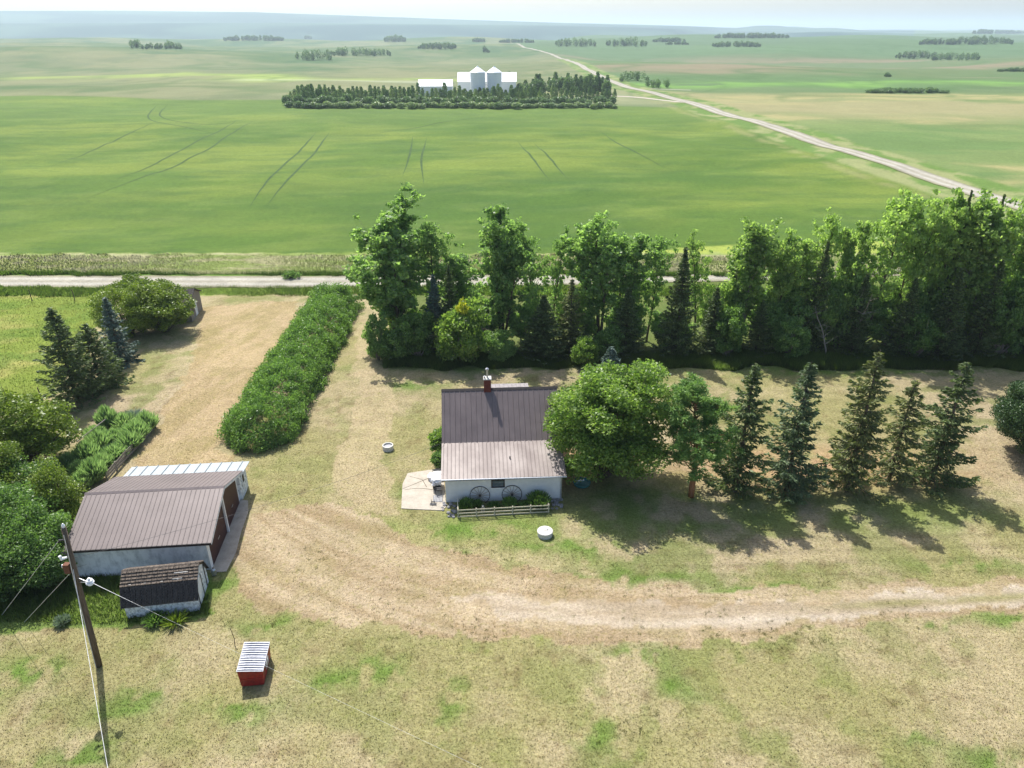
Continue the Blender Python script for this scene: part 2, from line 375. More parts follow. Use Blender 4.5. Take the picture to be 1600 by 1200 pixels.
def spruce_mesh(seed, h, r, step=.34, nb=6, dens=1.0, rag=.25, low=.07, power=.85, droop=.0, topw=.0):
    g = np.random.default_rng(seed); C = []; D = []; segs = [([(0, 0, 0), (.02 * h * g.normal() * .3, 0, h * .5), (0, 0, h * .99)], [.013 * h + .04, .009 * h + .02, .012])]
    z = low * h; Ls = []
    while z < h * .985:
        t = (z - low * h) / (h * (1 - low)); R0 = r * ((1 - t) ** power + topw * math.sin(math.pi * min(1, t * 1.1)) * .5)
        k = nb if t < .8 else nb - 1; a0 = g.uniform(0, 6.28)
        for b in range(k):
            if g.random() < rag * .35: continue
            a = a0 + 6.28 * b / k + g.normal() * .25; L = max(.18, R0 * g.uniform(1 - rag * 1.3, 1 + rag * .75))
            s0 = .30 * t - .10 - droop
            n = max(8, int(L / .026 * dens)); f = g.random(n) ** .75
            rad = f * L
            zz = z + rad * s0 - .16 * L * np.sin(f * math.pi) * (1 - t) + .12 * L * f ** 3 + g.normal(size=n) * .04
            lat = g.uniform(-1, 1, n) * .40 * L * (1 - f * .78) * (f > .12) + g.normal(size=n) * .02
            zz = zz - abs(lat) * .28 - g.random(n) * .10
            ca, sa = math.cos(a), math.sin(a)
            C.append(np.stack([ca * rad - sa * lat, sa * rad + ca * lat, zz], 1))
            dl = np.sign(lat) * .7; D.append(np.stack([ca - sa * dl, sa + ca * dl, np.full(n, -.15)], 1))
            if b % 2 == 0 or L > 1.2:
                segs.append(([(0, 0, z), (ca * L * .5, sa * L * .5, z + s0 * L * .5 - .14 * L * (1 - t)), (ca * L * .92, sa * L * .92, z + s0 * L * .92)], [.028, .018, .006]))
        z += step * g.uniform(.75, 1.2) * (1 if t < .8 else .6)
    C = np.concatenate(C); D = np.concatenate(D); C[:, 2] = np.maximum(C[:, 2], .05)
    n = len(C); V, Fc = cards(C, g.uniform(.11, .23, n), .062, D, g)
    return npmesh('crown', V, Fc), segs
def pine_mesh(seed, h, r):
    g = np.random.default_rng(seed); ax = bend((0, 0, 0), (0, 0, 1), h * .93, 10, g, up=.1, wob=.05); C = []; D = []
    segs = [(ax, [.017 * h * (1 - i / 12) + .02 for i in range(11)])]; az = 0
    nbr = 46
    for b in range(nbr):
        t = .24 + .74 * (b + g.random()) / nbr; az += 2.4 + g.normal() * .3; f = t * 10; i = min(int(f), 9); p = ax[i] * (1 - f + i) + ax[i + 1] * (f - i)
        L = r * (1.0 - .72 * max(0, (t - .45) / .55) ** 1.6) * g.uniform(.55, 1.15) * (.8 if t < .33 else 1); el = R(g.uniform(2, 22) + 35 * t)
        br = bend(p, (math.cos(az) * math.cos(el), math.sin(az) * math.cos(el), math.sin(el)), L, 5, g, up=.10, wob=.16)
        segs.append((br, [.05, .04, .03, .022, .015, .008]))
        for q in range(int(6 + L * 4)):
            f = g.uniform(.42, 1.0); j = min(int(f * 5), 4); c = br[j] + (br[j + 1] - br[j]) * (f * 5 - j) + g.normal(size=3) * .20
            n = int(g.uniform(34, 60)); q_ = unit(g.normal(size=(n, 3)) + np.array([0, 0, .5])); C.append(c + q_ * g.uniform(.04, .28, (n, 1))); D.append(q_)
    C = np.concatenate(C); D = np.concatenate(D); V, Fc = cards(C, g.uniform(.09, .15, len(C)), .028, D, g)
    return npmesh('crown', V, Fc), segs
def round_mesh(seed, w_, h, d_=None, leaf=.11, n=26000, low=.12, lump=.85, stems=5, shell=.55, stick=0, rough=.9):
    """broad crown made of many leafy lobes on spreading limbs"""
    g = np.random.default_rng(seed); d_ = d_ or w_; segs = []; C = []; lob = []
    nl = int(46 + w_ * h * 2.2)
    for i in range(nl):
        q = unit(g.normal(size=3)); q[2] = abs(q[2]) if (low > .06 and g.random() < .3) else q[2]; rr = g.uniform(shell, 1.0) * (1.03 - rough * .5 + rough * float(fbm(q[0] * 1.7 + seed, q[1] * 1.7 + q[2] * 1.9, seed, 2)))
        c = np.array([q[0] * w_ * .5 * rr * .86, q[1] * d_ * .5 * rr * .86, h * (low + .5 * (1 - low)) + q[2] * h * (1 - low) * .5 * rr * .88]); lob.append(c)
    for c in lob:
        f_ = g.uniform(.5, 1.2); r = lump * f_; k = int(n / nl * (f_ ** 2 * 1.35 + .1)); p = clump(c, r, k, g, .62); C.append(p)
    for c in lob[::5]:
        a = g.uniform(0, 6.28); s0 = np.array([math.cos(a) * .15 * w_ * .2, math.sin(a) * .15 * d_ * .2, 0]); mid = c * np.array([.45, .45, .5]) + g.normal(size=3) * .15
        mid[2] = c[2] * .5; segs.append((np.array([s0, mid, c]), [.05 + .006 * h * 1.5, .035 + .004 * h, .01]))
    for q in range(stick):
        c = lob[int(g.integers(len(lob)))]; d = unit(c - np.array([0, 0, h * .3])); segs.append((bend(c, d, g.uniform(.8, 1.6), 3, g), [.02, .014, .01, .004]))
    C = np.concatenate(C); C[:, 2] = np.abs(C[:, 2]) + .03
    V, Fc = cards(C, g.uniform(.7, 1.3, len(C)) * leaf, leaf * .62, g=g)
    return npmesh('crown', V, Fc), segs
def plant_tree(name, meshsegs, leafm, barkm, loc, label, cat, group=None, rz=0, s=1.0, crown='crown', trunk='trunk'):
    me, segs = meshsegs; t = thing(name, loc, label, cat, group, rz); t.scale = (s, s, s)
    c = link(crown, me, leafm, t)
    if segs: tubes(segs).build(trunk, barkm, t, smooth=True)
    return t

# ---------------------------------------------------------------- the land: colour map
def pxpoly(pts): return np.array([tuple(at(a, b))[:2] for a, b in pts])
def pip(x, y, P):
    ins = np.zeros(np.shape(x), bool); j = len(P) - 1
    for i in range(len(P)):
        xi, yi = P[i]; xj, yj = P[j]
        c = ((yi > y) != (yj > y)) & (x < (xj - xi) * (y - yi) / (yj - yi + 1e-12) + xi); ins ^= c; j = i
    return ins
DRIVE = pxpoly([(372, 835), (392, 800), (470, 787), (545, 795), (600, 815), (650, 850), (740, 872), (860, 888), (980, 912), (1120, 924), (1350, 914), (1600, 903), (2100, 890),
                (2100, 960), (1600, 955), (1350, 975), (1180, 1000), (1000, 1004), (800, 1000), (620, 988), (480, 968), (400, 950), (368, 930), (370, 880)])
DRIVE2 = pxpoly([(1000, 935), (1120, 940), (1350, 930), (1600, 922), (2100, 905), (2100, 945), (1600, 943), (1350, 962), (1180, 985), (1000, 985), (800, 965), (700, 930)])
LANE = pxpoly([(555, 800), (520, 740), (545, 660), (560, 600), (555, 520), (575, 470), (600, 470), (595, 560), (620, 640), (600, 720), (625, 800)])
STRIP = pxpoly([(205, 735), (260, 640), (300, 560), (310, 480), (420, 470), (470, 470), (440, 560), (340, 700), (390, 735)])
PADDOCK = pxpoly([(-900, 449), (150, 449), (170, 470), (130, 560), (75, 620), (0, 650), (-900, 720)])
_a = sorted([tuple(at(a, b))[:2] for a, b in ((2200, 915), (1600, 930), (1300, 946), (1000, 955), (800, 938), (650, 908), (540, 872), (450, 828), (400, 795))]); ARCX = np.array([p[0] for p in _a]); ARCY = np.array([p[1] for p in _a])
GREENS = [(40, 1052, 2.4, 1.3), (5, 1065, 2.0, 1.4), (232, 1085, 2.2, .7), (205, 1110, 1.6, .8), (590, 1055, 1.9, 1.0), (520, 1065, 1.6, .7), (700, 1105, .9, 2.0), (385, 1108, 2.2, .8), (140, 1165, 1.2, .8), (100, 1185, 2.5, .6),
          (690, 870, 3.0, .9), (760, 830, 4.5, 1.0), (930, 860, 3.5, 1.4), (1310, 968, 1.6, .6), (1470, 980, 2.0, .5), (1590, 968, 2.5, .7), (945, 1160, 1.6, 1.7), (1060, 1080, 1.2, 1.3), (1430, 1150, .9, .6), (1540, 1190, 2.0, 1.0),
          (340, 910, 1.4, 1.8), (420, 980, 2.2, .6), (1180, 920, 5, .6), (640, 600, 4, 1.5), (650, 760, 1.0, 3.0), (1500, 880, 4, .8), (1000, 1025, 2.2, 1.1), (700, 825, 2, .8), (1000, 900, 6, .8), (860, 855, 4, .6), (760, 575, 14, .9), (1330, 580, 22, 1.2)]
GREENS = [(*tuple(at(a, b))[:2], c, d) for a, b, c, d in GREENS]
WEEDY = pxpoly([(-120, 985), (60, 980), (200, 985), (335, 965), (330, 900), (100, 880), (-120, 880)])
def road2_x(y): return np.interp(y, R2Y, R2X)
_r2 = [far(1760, 375), far(1680, 349), far(1600, 322), far(1500, 291), far(1400, 261), far(1280, 224), far(1160, 185), far(1080, 160), far(1010, 143)] + [far(962, 131), far(925, 112), far(893, 96), far(862, 84), far(838, 78), far(815, 73), far(800, 68)]
_r2 = sorted(_r2, key=lambda p: p.y)
R2Y = np.array([p.y for p in _r2]); R2X = np.array([p.x for p in _r2])
def mix(a, b, t):
    t = np.asarray(t)[..., None]; return a * (1 - t) + b * t
K = .62
def land(x, y):
    x = np.asarray(x, float); y = np.asarray(y, float)
    wx = x + (fbm(x / 1.7, y / 1.7, 31, 3) - .5) * 2.0; wy = y + (fbm(x / 1.7 + 50, y / 1.7, 32, 3) - .5) * 2.0
    n1 = fbm(x / 6, y / 6, 1, 5); n2 = fbm(x / 2.2, y / 2.2, 2, 4); n3 = fbm(x / 14, y / 14, 3, 4); n4 = fbm(x / .8, y / .8, 4, 3)
    dry = mix(lin((202, 184, 148), K), lin((180, 170, 122), K), ss(.35, .62, n1))
    dry = mix(dry, lin((208, 186, 158), K), ss(.5, .72, n3) * .7)
    dry = mix(dry, lin((140, 150, 84), K), ss(.50, .66, n2) * .62 * (.55 + .45 * ss(.4, .6, n3)))
    dry = mix(dry, lin((128, 104, 76), K), ss(.60, .80, n4) * .40)
    c = dry
    dry = dry * np.array([.87, .90, .85])
    c = dry
    # mowing passes
    mow = np.sin((y + .12 * x) * 3.3 + 2 * n3) * .5 + .5
    c = c * (1 - .10 * (mow * ss(44, 50, y) * (1 - ss(60, 70, y)))[..., None]); c = c * (1 - .16 * (ss(.2, .9, np.sin((y - .03 * x) * 5.2 + 3 * n3)) * ss(36, 37, y) * (1 - ss(41, 43, y)) * ss(4, 12, x))[..., None])
    # greener near house and along the tree rows
    hs = np.exp(-(((x + 1) / 9) ** 2 + ((y - 42.0) / 2.4) ** 2)); c = mix(c, lin((138, 158, 82), K), hs * .7 * ss(.25, .6, n2))
    for gx, gy, a, b in GREENS:
        d = ((wx - gx) / a) ** 2 + ((wy - gy) / b) ** 2
        c = mix(c, lin((108, 140, 58), K), np.exp(-d * 1.2) * .85 * ss(.42, .56, n4 * .6 + n2 * .4 + .02))
    sel = pip(wx, wy, STRIP); c = mix(c, mix(lin((198, 174, 136), K), lin((176, 156, 112), K), ss(.35, .65, fbm((x - .2 * y) / 1.3, (y + .2 * x) / 6, 8, 5))), sel * .75)
    sel = pip(wx, wy, LANE); c = mix(c, lin((204, 184, 150), K), sel * .55)
    sel = pip(wx, wy, DRIVE); dd_ = y - np.interp(x, ARCX, ARCY)
    st = fbm(x / 9, dd_ * 1.5, 12, 5) * .75 + .25 * fbm(x / 3, dd_ * 3, 52, 3) + .10 * np.cos(dd_ * 2.6) * ss(.3, .6, n3)
    if 0: pass
    dr = mix(lin((200, 180, 150), K), lin((174, 152, 120), K), ss(.38, .66, st)); dr = mix(dr, lin((168, 154, 108), K), ss(.55, .72, n2) * .35)
    c = mix(c, dr, sel * .9)
    sel = pip(wx, wy, DRIVE2); dr = mix(lin((206, 190, 168), K), lin((188, 170, 144), K), ss(.35, .65, st)); c = mix(c, dr, sel * .8); c = mix(c, lin((150, 146, 92), K), sel * np.exp(-((dd_ + .1) / .35) ** 2) * ss(16, 24, x) * ss(.3, .5, n2 + .05) * .8); c = mix(c, lin((214, 200, 180), K), sel * (np.exp(-((dd_ - .85) / .3) ** 2) + np.exp(-((dd_ + 1.0) / .3) ** 2)) * ss(4, 14, x) * .7)
    gs = np.exp(-(((x - 22) / 17) ** 4 + ((y - 43.8) / 2.6) ** 4)) + np.exp(-(((x - 9) / 5) ** 2 + ((y - 44) / 4) ** 2)); c = mix(c, lin((124, 146, 72), K), np.clip(gs, 0, 1) * .7 * ss(.35, .6, n2 + .05))
    c = mix(c, lin((112, 142, 60), K), pip(wx, wy, WEEDY) * .85)
    # bare soil under the spruces
    b = np.exp(-(((x - 24) / 13) ** 2 + ((y - 50) / 3.2) ** 2)); c = mix(c, lin((206, 166, 132), K), b * .75 * ss(.35, .55, n2 + .05))
    b = np.exp(-(((x - 4.8) / 1.6) ** 2 + ((y - 50) / 4) ** 2)); c = mix(c, lin((198, 164, 130), K), b)
    # paddock
    pd = mix(lin((140, 158, 68), K), lin((176, 174, 100), K), ss(.45, .7, fbm(x / 9, y / 4, 14, 4))); pd = mix(pd, lin((112, 142, 56), K), ss(.5, .68, fbm(x / 5, y / 3, 15, 4)) * .7)
    c = mix(c, pd, pip(wx, wy, PADDOCK) * 1.0)
    # behind the yard, up to the road
    nb = mix(lin((118, 152, 58), K), lin((150, 170, 76), K), n2)
    c = mix(c, nb, ss(91.5, 92.5, wy) * (1 - ss(-26, -20, x) * (1 - ss(-17, -12, x)) * (1 - ss(94, 95, y))))
    bel = ss(68.3, 69, wy) * ss(-14.5, -12.5, wx); c = mix(c, mix(lin((88, 116, 48), K), lin((120, 128, 70), K), n2), bel * .9)
    # ditch beyond the road
    far1 = 111.5 + 7 * ss(0, 60, x)
    dt = mix(lin((186, 184, 136), K), lin((150, 168, 92), K), ss(.4, .62, fbm(x / 6, y / 1.2, 16, 4))); dt = mix(dt, lin((192, 188, 144), K), ss(.55, .7, fbm(x / 12, y / 1.5, 17, 3)) * .6)
    dt = mix(dt, lin((108, 146, 54), K), 1 - ss(101.3, 102.4, wy)); dt = mix(dt, lin((168, 182, 84), K), ss(111, 113, wy))
    c = mix(c, dt, ss(99.6, 100.4, y + 0 * x))
    # the big green crop field
    a = fbm((x + .35 * y) / 40, (y - .3 * x) / 22, 18, 6); b = fbm(x / 110, y / 70, 19, 5); e = fbm((x + .5 * y) / 13, (y - .25 * x) / 5, 20, 5)
    fl = mix(lin((104, 134, 52), K), lin((134, 154, 64), K), ss(.4, .66, a)); fl = mix(fl, lin((86, 120, 46), K), ss(.42, .68, b) * .8); fl = mix(fl, lin((140, 160, 78), K), ss(.50, .75, e) * .3); e2 = fbm((x + 30 * np.sin(y / 60)) / 14, (y + 12 * fbm(x / 30, y / 30, 50, 3)) / 3.0, 45, 5); fl = mix(fl, lin((76, 112, 54), K), ss(.50, .72, e2) * .35)
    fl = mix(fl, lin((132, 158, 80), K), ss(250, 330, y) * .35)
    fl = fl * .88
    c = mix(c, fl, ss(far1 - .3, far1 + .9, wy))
    # far land, left of the gravel road
    a = fbm(x / 130, y / 150, 21, 6); b = fbm(x / 60, y / 90, 22, 5); e = fbm(x / 230, y / 380, 23, 5)
    fd = mix(lin((98, 122, 74), K), lin((126, 136, 90), K), ss(.42, .58, a)); fd = mix(fd, lin((80, 112, 66), K), ss(.48, .60, b) * .85); fd = mix(fd, lin((152, 150, 110), K), ss(.5, .62, e) * .5)
    wq = y + 420 * (fbm(x / 170, y / 400, 53, 4) - .5); br = np.exp(-((wq - (570 + .10 * x)) / 34) ** 2) * ss(-10, -60, x) * ss(.35, .6, b + .06); fd = mix(fd, lin((176, 200, 88), K), br * .6)
    wl = np.exp(-((y - (505 + 40 * (a - .5))) / 9) ** 2) * ss(-190, -170, x) * (1 - ss(-60, -30, x)); fd = mix(fd, lin((196, 200, 170), K), wl * .5)
    yd = np.exp(-(((x - 0) / 95) ** 4 + ((y - 405) / 50) ** 4)); fd = mix(fd, lin((186, 182, 140), K), yd * .6)
    c = mix(c, fd, ss(352, 358, y + .00003 * x * x + .08 * x + 34 * (fbm(x / 75, x * 0 + 3, 55, 3) - .5) * ss(-75, -100, x)))
    # right of the gravel road
    rx = road2_x(y); yq = y; y = y + 90 * (fbm(x / 130, y / 130, 51, 4) - .5)
    a = fbm(x / 70, y / 30, 24, 5); b = fbm(x / 40, y / 22, 25, 4); e = fbm(x / 300, y / 110, 26, 4)
    rt = mix(lin((172, 166, 112), K), lin((126, 146, 84), K), ss(.40, .56, a)); rt = mix(rt, lin((102, 134, 72), K), ss(.5, .64, b) * .6)
    rt = mix(rt, lin((172, 162, 118), K), ss(.40, .62, .5 * e + .5 * a) * ss(260, 330, y) * (1 - ss(420, 470, y)) * .8)
    rf = mix(lin((146, 136, 104), K), lin((112, 130, 82), K), ss(.42, .56, fbm(x / 180, y / 90, 27, 5))); rf = mix(rf, lin((98, 130, 76), K), ss(.50, .66, fbm(x / 400, y / 170, 28, 4)) * .8)
    gb = np.exp(-((y + 160 * (fbm(x / 120, y / 300, 54, 4) - .5) - (505 + .05 * (x - 150))) / 24) ** 2) * ss(.35, .55, b + .05); rf = mix(rf, lin((128, 172, 78), K), gb * .85)
    rt = mix(rt, rf, ss(430, 455, y + .1 * (x - 150))); rt = mix(rt, lin((98, 126, 78), K) * (.75 + .5 * fbm(x / 500, y / 300, 46, 4))[..., None], ss(1150, 1350, y))
    y = yq; sd = x - rx
    c = mix(c, rt, ss(0, 1.5, sd) * ss(118, 128, y))
    vg = mix(lin((112, 142, 66), K), lin((158, 164, 108), K), ss(.42, .6, fbm(x / 6, y / 9, 29, 4)))
    c = mix(c, vg, (1 - ss(10, 13, np.abs(sd + 0 * y) * (1 + .0 * y))) * ss(116, 124, y) * (1 - ss(900, 1100, y)))
    c = mix(c, lin((160, 160, 104), K), .6 * np.exp(-((sd + 15) / 2.2) ** 2) * ss(.35, .6, n1) * ss(120, 130, y) * (1 - ss(500, 700, y)))
    dq = np.exp(-((fbm(x / 190, y / 300, 57, 4) - .5) / .022) ** 2) + .7 * np.exp(-((fbm(x / 90, y / 160, 58, 4) - .48) / .02) ** 2)
    c = mix(c, lin((84, 116, 60), K), np.clip(dq, 0, 1) * .55 * ss(355, 420, y) * (1 - ss(2200, 2600, y)))
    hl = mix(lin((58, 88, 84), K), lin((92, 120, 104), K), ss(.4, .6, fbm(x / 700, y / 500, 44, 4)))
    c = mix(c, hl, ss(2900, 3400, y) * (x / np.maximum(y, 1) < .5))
    return np.clip(c, 0, 1)

def colattr(me, C, dom='POINT', al=None):
    a = me.attributes.new('col', 'FLOAT_COLOR', dom)
    a.data.foreach_set('color', np.concatenate([C, (np.ones((len(C), 1)) if al is None else al[:, None])], 1).astype(np.float32).ravel())
ys = list(np.arange(-30, 18, 1.5)) + list(np.arange(18, 120, .27)); yv = ys[-1]
while yv < 26000: yv *= 1.0085; ys.append(yv)
ys = np.array(ys); NX = 760; s = np.linspace(-1, 1, NX); s = s * (.72 + .28 * np.abs(s))
X = s[None, :] * (48 + 1.02 * np.maximum(ys, 0))[:, None]; Y = np.repeat(ys[:, None], NX, 1)
X, Y = X.ravel(), Y.ravel(); Z = hgt(X, Y)
i = np.arange(len(ys) - 1)[:, None] * NX + np.arange(NX - 1)[None, :]; i = i.ravel()
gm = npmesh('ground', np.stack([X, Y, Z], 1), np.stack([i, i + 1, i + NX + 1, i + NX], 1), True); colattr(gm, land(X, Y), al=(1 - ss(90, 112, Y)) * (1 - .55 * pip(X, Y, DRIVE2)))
M['land'] = attrmat('land'); M['blades'] = attrmat('grass_blades', True)
tag(link('ground', gm, M['land']), kind='structure')

def strip(name, pts, wd, z, m, kind='structure', wob=0.0, n=220, road=False):
    P = np.array([(p[0], p[1]) for p in pts]); d = np.r_[0, np.cumsum(np.hypot(*np.diff(P, axis=0).T))]
    q = np.linspace(0, d[-1], n); x = np.interp(q, d, P[:, 0]); y = np.interp(q, d, P[:, 1])
    for _ in range(3):
        if len(P) > 2:
            k = max(1, n // (len(P) * 3)); ker = np.ones(2 * k + 1) / (2 * k + 1); xp = np.pad(x, k, mode='reflect', reflect_type='odd'); yp = np.pad(y, k, mode='reflect', reflect_type='odd'); x = np.convolve(xp, ker, 'valid'); y = np.convolve(yp, ker, 'valid')
    tx, ty = np.gradient(x), np.gradient(y); L = np.hypot(tx, ty); nx, ny = -ty / L, tx / L
    tp_ = np.clip(np.minimum(q - q[0], q[-1] - q) / (30.0 if 'wheel' in name else .01), 0.02, 1)
    offs = np.array([-1, -.72, -.42, 0, .42, .72, 1]) * wd / 2 if road else np.array([-1, -.5, 0, .5, 1]) * wd / 2; V = []; NO = len(offs)
    for o in offs:
        ww = (fbm(q / 3.0 + o * 9, q * 0 + o, 40, 3) - .5) * wob * (abs(o) > wd * .4)
        xx, yy = x + nx * (o * tp_ + ww), y + ny * (o * tp_ + ww); V.append(np.stack([xx, yy, hgt(xx, yy) + z], 1))
    V = np.stack(V, 1).reshape(-1, 3); k = np.arange(n - 1)[:, None] * NO + np.arange(NO - 1)[None, :]; k = k.ravel()
    me = npmesh(name, V, np.stack([k, k + NO, k + NO + 1, k + 1], 1), True)
    if road:
        base = np.array([lin((160, 158, 118), .5), lin((184, 178, 158), .55), lin((202, 197, 182), .6), lin((184, 177, 156), .55), lin((204, 199, 184), .6), lin((184, 177, 156), .55), lin((160, 160, 116), .5)])
        CC = np.tile(base, (n, 1)) * (.82 + .36 * fbm(V[:, 0] / 2.5, V[:, 1] / 1.5, 66, 4))[:, None]; colattr(me, CC, al=np.zeros(len(CC)))
    o = link(name, me, m); tag(o, kind=kind); return o
road1 = [at(-1000, 437), at(0, 439.5), at(300, 440.5), at(560, 440.5), at(885, 437.5), at(1325, 425), at(1600, 414)]; road1.append(road1[-1] + Vector((22, 5, 0)))
strip('gravel_road', road1, 5.4, .05, M['land'], wob=.9, n=400, road=True)
strip('far_gravel_road', _r2, 6.6, .10, M['land'], wob=.7, n=700, road=True)
strip('field_track', [far(925, 149), far(1000, 152), far(1075, 161)], 3.2, .06, M['gravel'], n=60)
strip('field_approach', [far(1015, 139), far(1080, 141)], 3.0, .08, M['gravel'], n=40)
for pts in ([(515, 205), (492, 240), (456, 275), (430, 302), (415, 325)], [(495, 205), (470, 235), (430, 270), (403, 300), (388, 328)],
            [(398, 188), (375, 200), (330, 232), (255, 268), (190, 290), (130, 312)], [(372, 187), (345, 205), (300, 225), (235, 260), (175, 285)],
            [(245, 163), (230, 180), (232, 190), (290, 198), (345, 210)], [(262, 163), (248, 178), (252, 186), (320, 196), (372, 190), (392, 184)],
            [(645, 212), (640, 245), (628, 278)], [(667, 213), (657, 250), (663, 292)], [(808, 220), (838, 255), (862, 285)], [(833, 222), (868, 258), (893, 285)], [(935, 203), (985, 235), (1050, 267)],
            [(760, 182), (700, 190), (610, 205), (560, 215)], [(75, 262), (160, 228), (245, 190)]):
    strip('wheel_track', [far(*p) for p in pts], .6, .035, M['track'], n=60)

# ---------------------------------------------------------------- grass as real blades
def blades(name, x, y, h, wdt, C, seed, lean=.5):
    g = np.random.default_rng(seed); n = len(x); a = g.uniform(0, 6.28, n); z = hgt(x, y)
    dx, dy = np.cos(a) * wdt, np.sin(a) * wdt; lx, ly = g.normal(size=n) * h * lean, g.normal(size=n) * h * lean
    V = np.stack([np.stack([x - dx, y - dy, z - .005], 1), np.stack([x + dx, y + dy, z - .005], 1), np.stack([x + lx, y + ly, z + h], 1)], 1).reshape(-1, 3)
    me = npmesh(name, V, np.arange(3 * n).reshape(n, 3)); colattr(me, np.repeat(np.clip(C, 0, 1), 3, 0))
    return link(name, me, M['blades'])
g = np.random.default_rng(11)
n = 330000; yy = 19 + 50 * g.random(n) ** 1.25; xx = g.uniform(-1, 1, n) * (yy * .78 + 12)
keep = (yy < 71) & ~(pip(xx, yy, DRIVE2) & (g.random(n) < .9)) & ~(pip(xx, yy, DRIVE) & (g.random(n) < .6)); xx, yy = xx[keep], yy[keep]
C = land(xx, yy) * np.where(g.random(len(xx)) < .22, g.uniform(.5, .75, len(xx)), g.uniform(.85, 1.4, len(xx)))[:, None] * (1 + g.normal(size=(len(xx), 3)) * .05)
tag(blades('lawn_grass', xx, yy, g.uniform(.03, .085, len(xx)), g.uniform(.012, .030, len(xx)), C, 12), 'patchy short dry grass of the mown yard', 'grass', kind='stuff')
def region(name, label, n, fx, hh, wd, cs, seed, lean=.35):
    g = np.random.default_rng(seed); x, y = fx(g, n); t = g.random(len(x))[:, None]; C = lin(cs[0], K) * (1 - t) + lin(cs[1], K) * t
    if len(cs) > 2: m_ = (fbm(x / 5, y / 2, seed, 3) > .56)[:, None]; C = np.where(m_, lin(cs[2], K) * g.uniform(.8, 1.1, (len(x), 1)), C)
    tag(blades(name, x, y, g.uniform(*hh, len(x)), g.uniform(*wd, len(x)), C, seed, lean), label, 'grass', kind='stuff')
def band(x0, x1, y0, y1):
    def f(g, n):
        x = g.uniform(x0, x1, n); y = g.uniform(y0, y1, n) + (vnoise(x / 2.3, x * 0, 77) - .5) * 1.6; return x, y
    return f
region('tall_grass', 'tall green grass along the foot of the tree belt', 60000, band(-13.5, 75, 68.6, 72.4), (.3, .8), (.03, .07), [(110, 146, 54), (150, 178, 78)], 51)
region('ditch_weeds', 'pale tall weeds in the ditch beyond the gravel road', 90000, band(-115, 120, 101.3, 111), (.12, .42), (.04, .09), [(150, 172, 88), (188, 194, 128), (206, 206, 160)], 52)
region('verge_grass', 'green verge grass between yard and gravel road', 50000, band(-110, 110, 91.5, 95), (.2, .6), (.04, .08), [(96, 136, 46), (140, 170, 66)], 53)
region('verge_grass', 'green verge grass on the far edge of the gravel road', 30000, band(-115, 115, 100.4, 101.6), (.3, .8), (.04, .08), [(84, 124, 40), (118, 150, 54)], 54)
def padf(g, n):
    x = g.uniform(-85, -28, n); y = g.uniform(52, 92, n); k = pip(x, y, PADDOCK); return x[k], y[k]
region('paddock_grass', 'yellow green uncut grass of the paddock', 70000, padf, (.06, .16), (.02, .045), [(136, 156, 64), (172, 174, 96), (116, 144, 56)], 55)
def polef(g, n):
    P = pxpoly([(-60, 975), (60, 972), (100, 975), (190, 975), (330, 960), (325, 925), (310, 955), (200, 965), (185, 900), (100, 900), (-60, 930)]); x = g.uniform(-36, -17, n); y = g.uniform(31, 38, n); k = pip(x, y, P); return x[k], y[k]
region('tall_grass', 'tall lush grass between the utility pole and the small shed', 26000, polef, (.12, .42), (.015, .035), [(100, 140, 48), (156, 182, 80)], 56)
# dark weeds dotted along the driveway edges
g = np.random.default_rng(60); wx_, wy_ = [], []
for a, b, r, k in ((1240, 1000, 2.0, 34), (1180, 990, 3.0, 30), (900, 885, 5, 26), (1010, 1000, 4, 22), (700, 1000, 4, 20), (1390, 960, 4, 18), (760, 860, 3, 18), (990, 1140, 3, 30), (500, 870, 4, 16), (1080, 930, 6, 20), (640, 990, 6, 18), (420, 985, 3, 16)):
    p = at(a, b); wx_.append(p.x + g.normal(size=k) * r * .6); wy_.append(p.y + g.normal(size=k) * r * .16 * 1.6)
wx_ = np.concatenate(wx_); wy_ = np.concatenate(wy_); rep = 26
x = np.repeat(wx_, rep) + g.normal(size=len(wx_) * rep) * .07; y = np.repeat(wy_, rep) + g.normal(size=len(wx_) * rep) * .07
tag(blades('weeds', x, y, g.uniform(.02, .08, len(x)), g.uniform(.008, .018, len(x)), lin((122, 126, 70), K) * g.uniform(.6, 1.3, (len(x), 1)), 61, .8), 'low dark weeds dotted along the driveway edges', 'weeds', kind='stuff')

# ---------------------------------------------------------------- house
hx = at(697, 785); house = thing('house', (hx.x, hx.y, 0), 'small white farmhouse with ribbed brown metal roof, lower paler roof in front and brick chimney', 'house', rz=R(3.4))
WL = 8.72
b = MB(); b.prism([(0, 0, 0), (0, 3.5, 0), (0, 3.5, 3.12), (0, 0, 2.30)], (WL, 0, 0)); b.build('front_wing_wall', M['stucco'], house)
b = MB(); b.prism([(.02, 3.503, 0), (.02, 10.3, 0), (.02, 10.3, 3.2), (.02, 6.9, 5.95), (.02, 3.503, 3.2)], (WL - .04, 0, 0)); b.build('main_wall', M['stucco'], house)
b = MB(); b.prism([(3.9, 10.303, 0), (3.9, 14.4, 0), (3.9, 14.4, 2.5), (3.9, 10.303, 3.0)], (3.2, 0, 0)); b.build('porch_wall', M['stucco'], house)
o = 0.28
ribbed((-o, -.34, 2.24), (WL + 2 * o, 0, 0), (0, 3.82, .92), .30, .020, .035).build('front_wing_roof', M['faded_sheen_roof'], house)
rf = MB(); r1 = ribbed((-o, 3.24, 3.03), (WL + 2 * o, 0, 0), (0, 3.66, 2.98), .42, .03, .045); r2 = ribbed((-o, 10.56, 3.03), (WL + 2 * o, 0, 0), (0, -3.66, 2.98), .42, .03, .045)
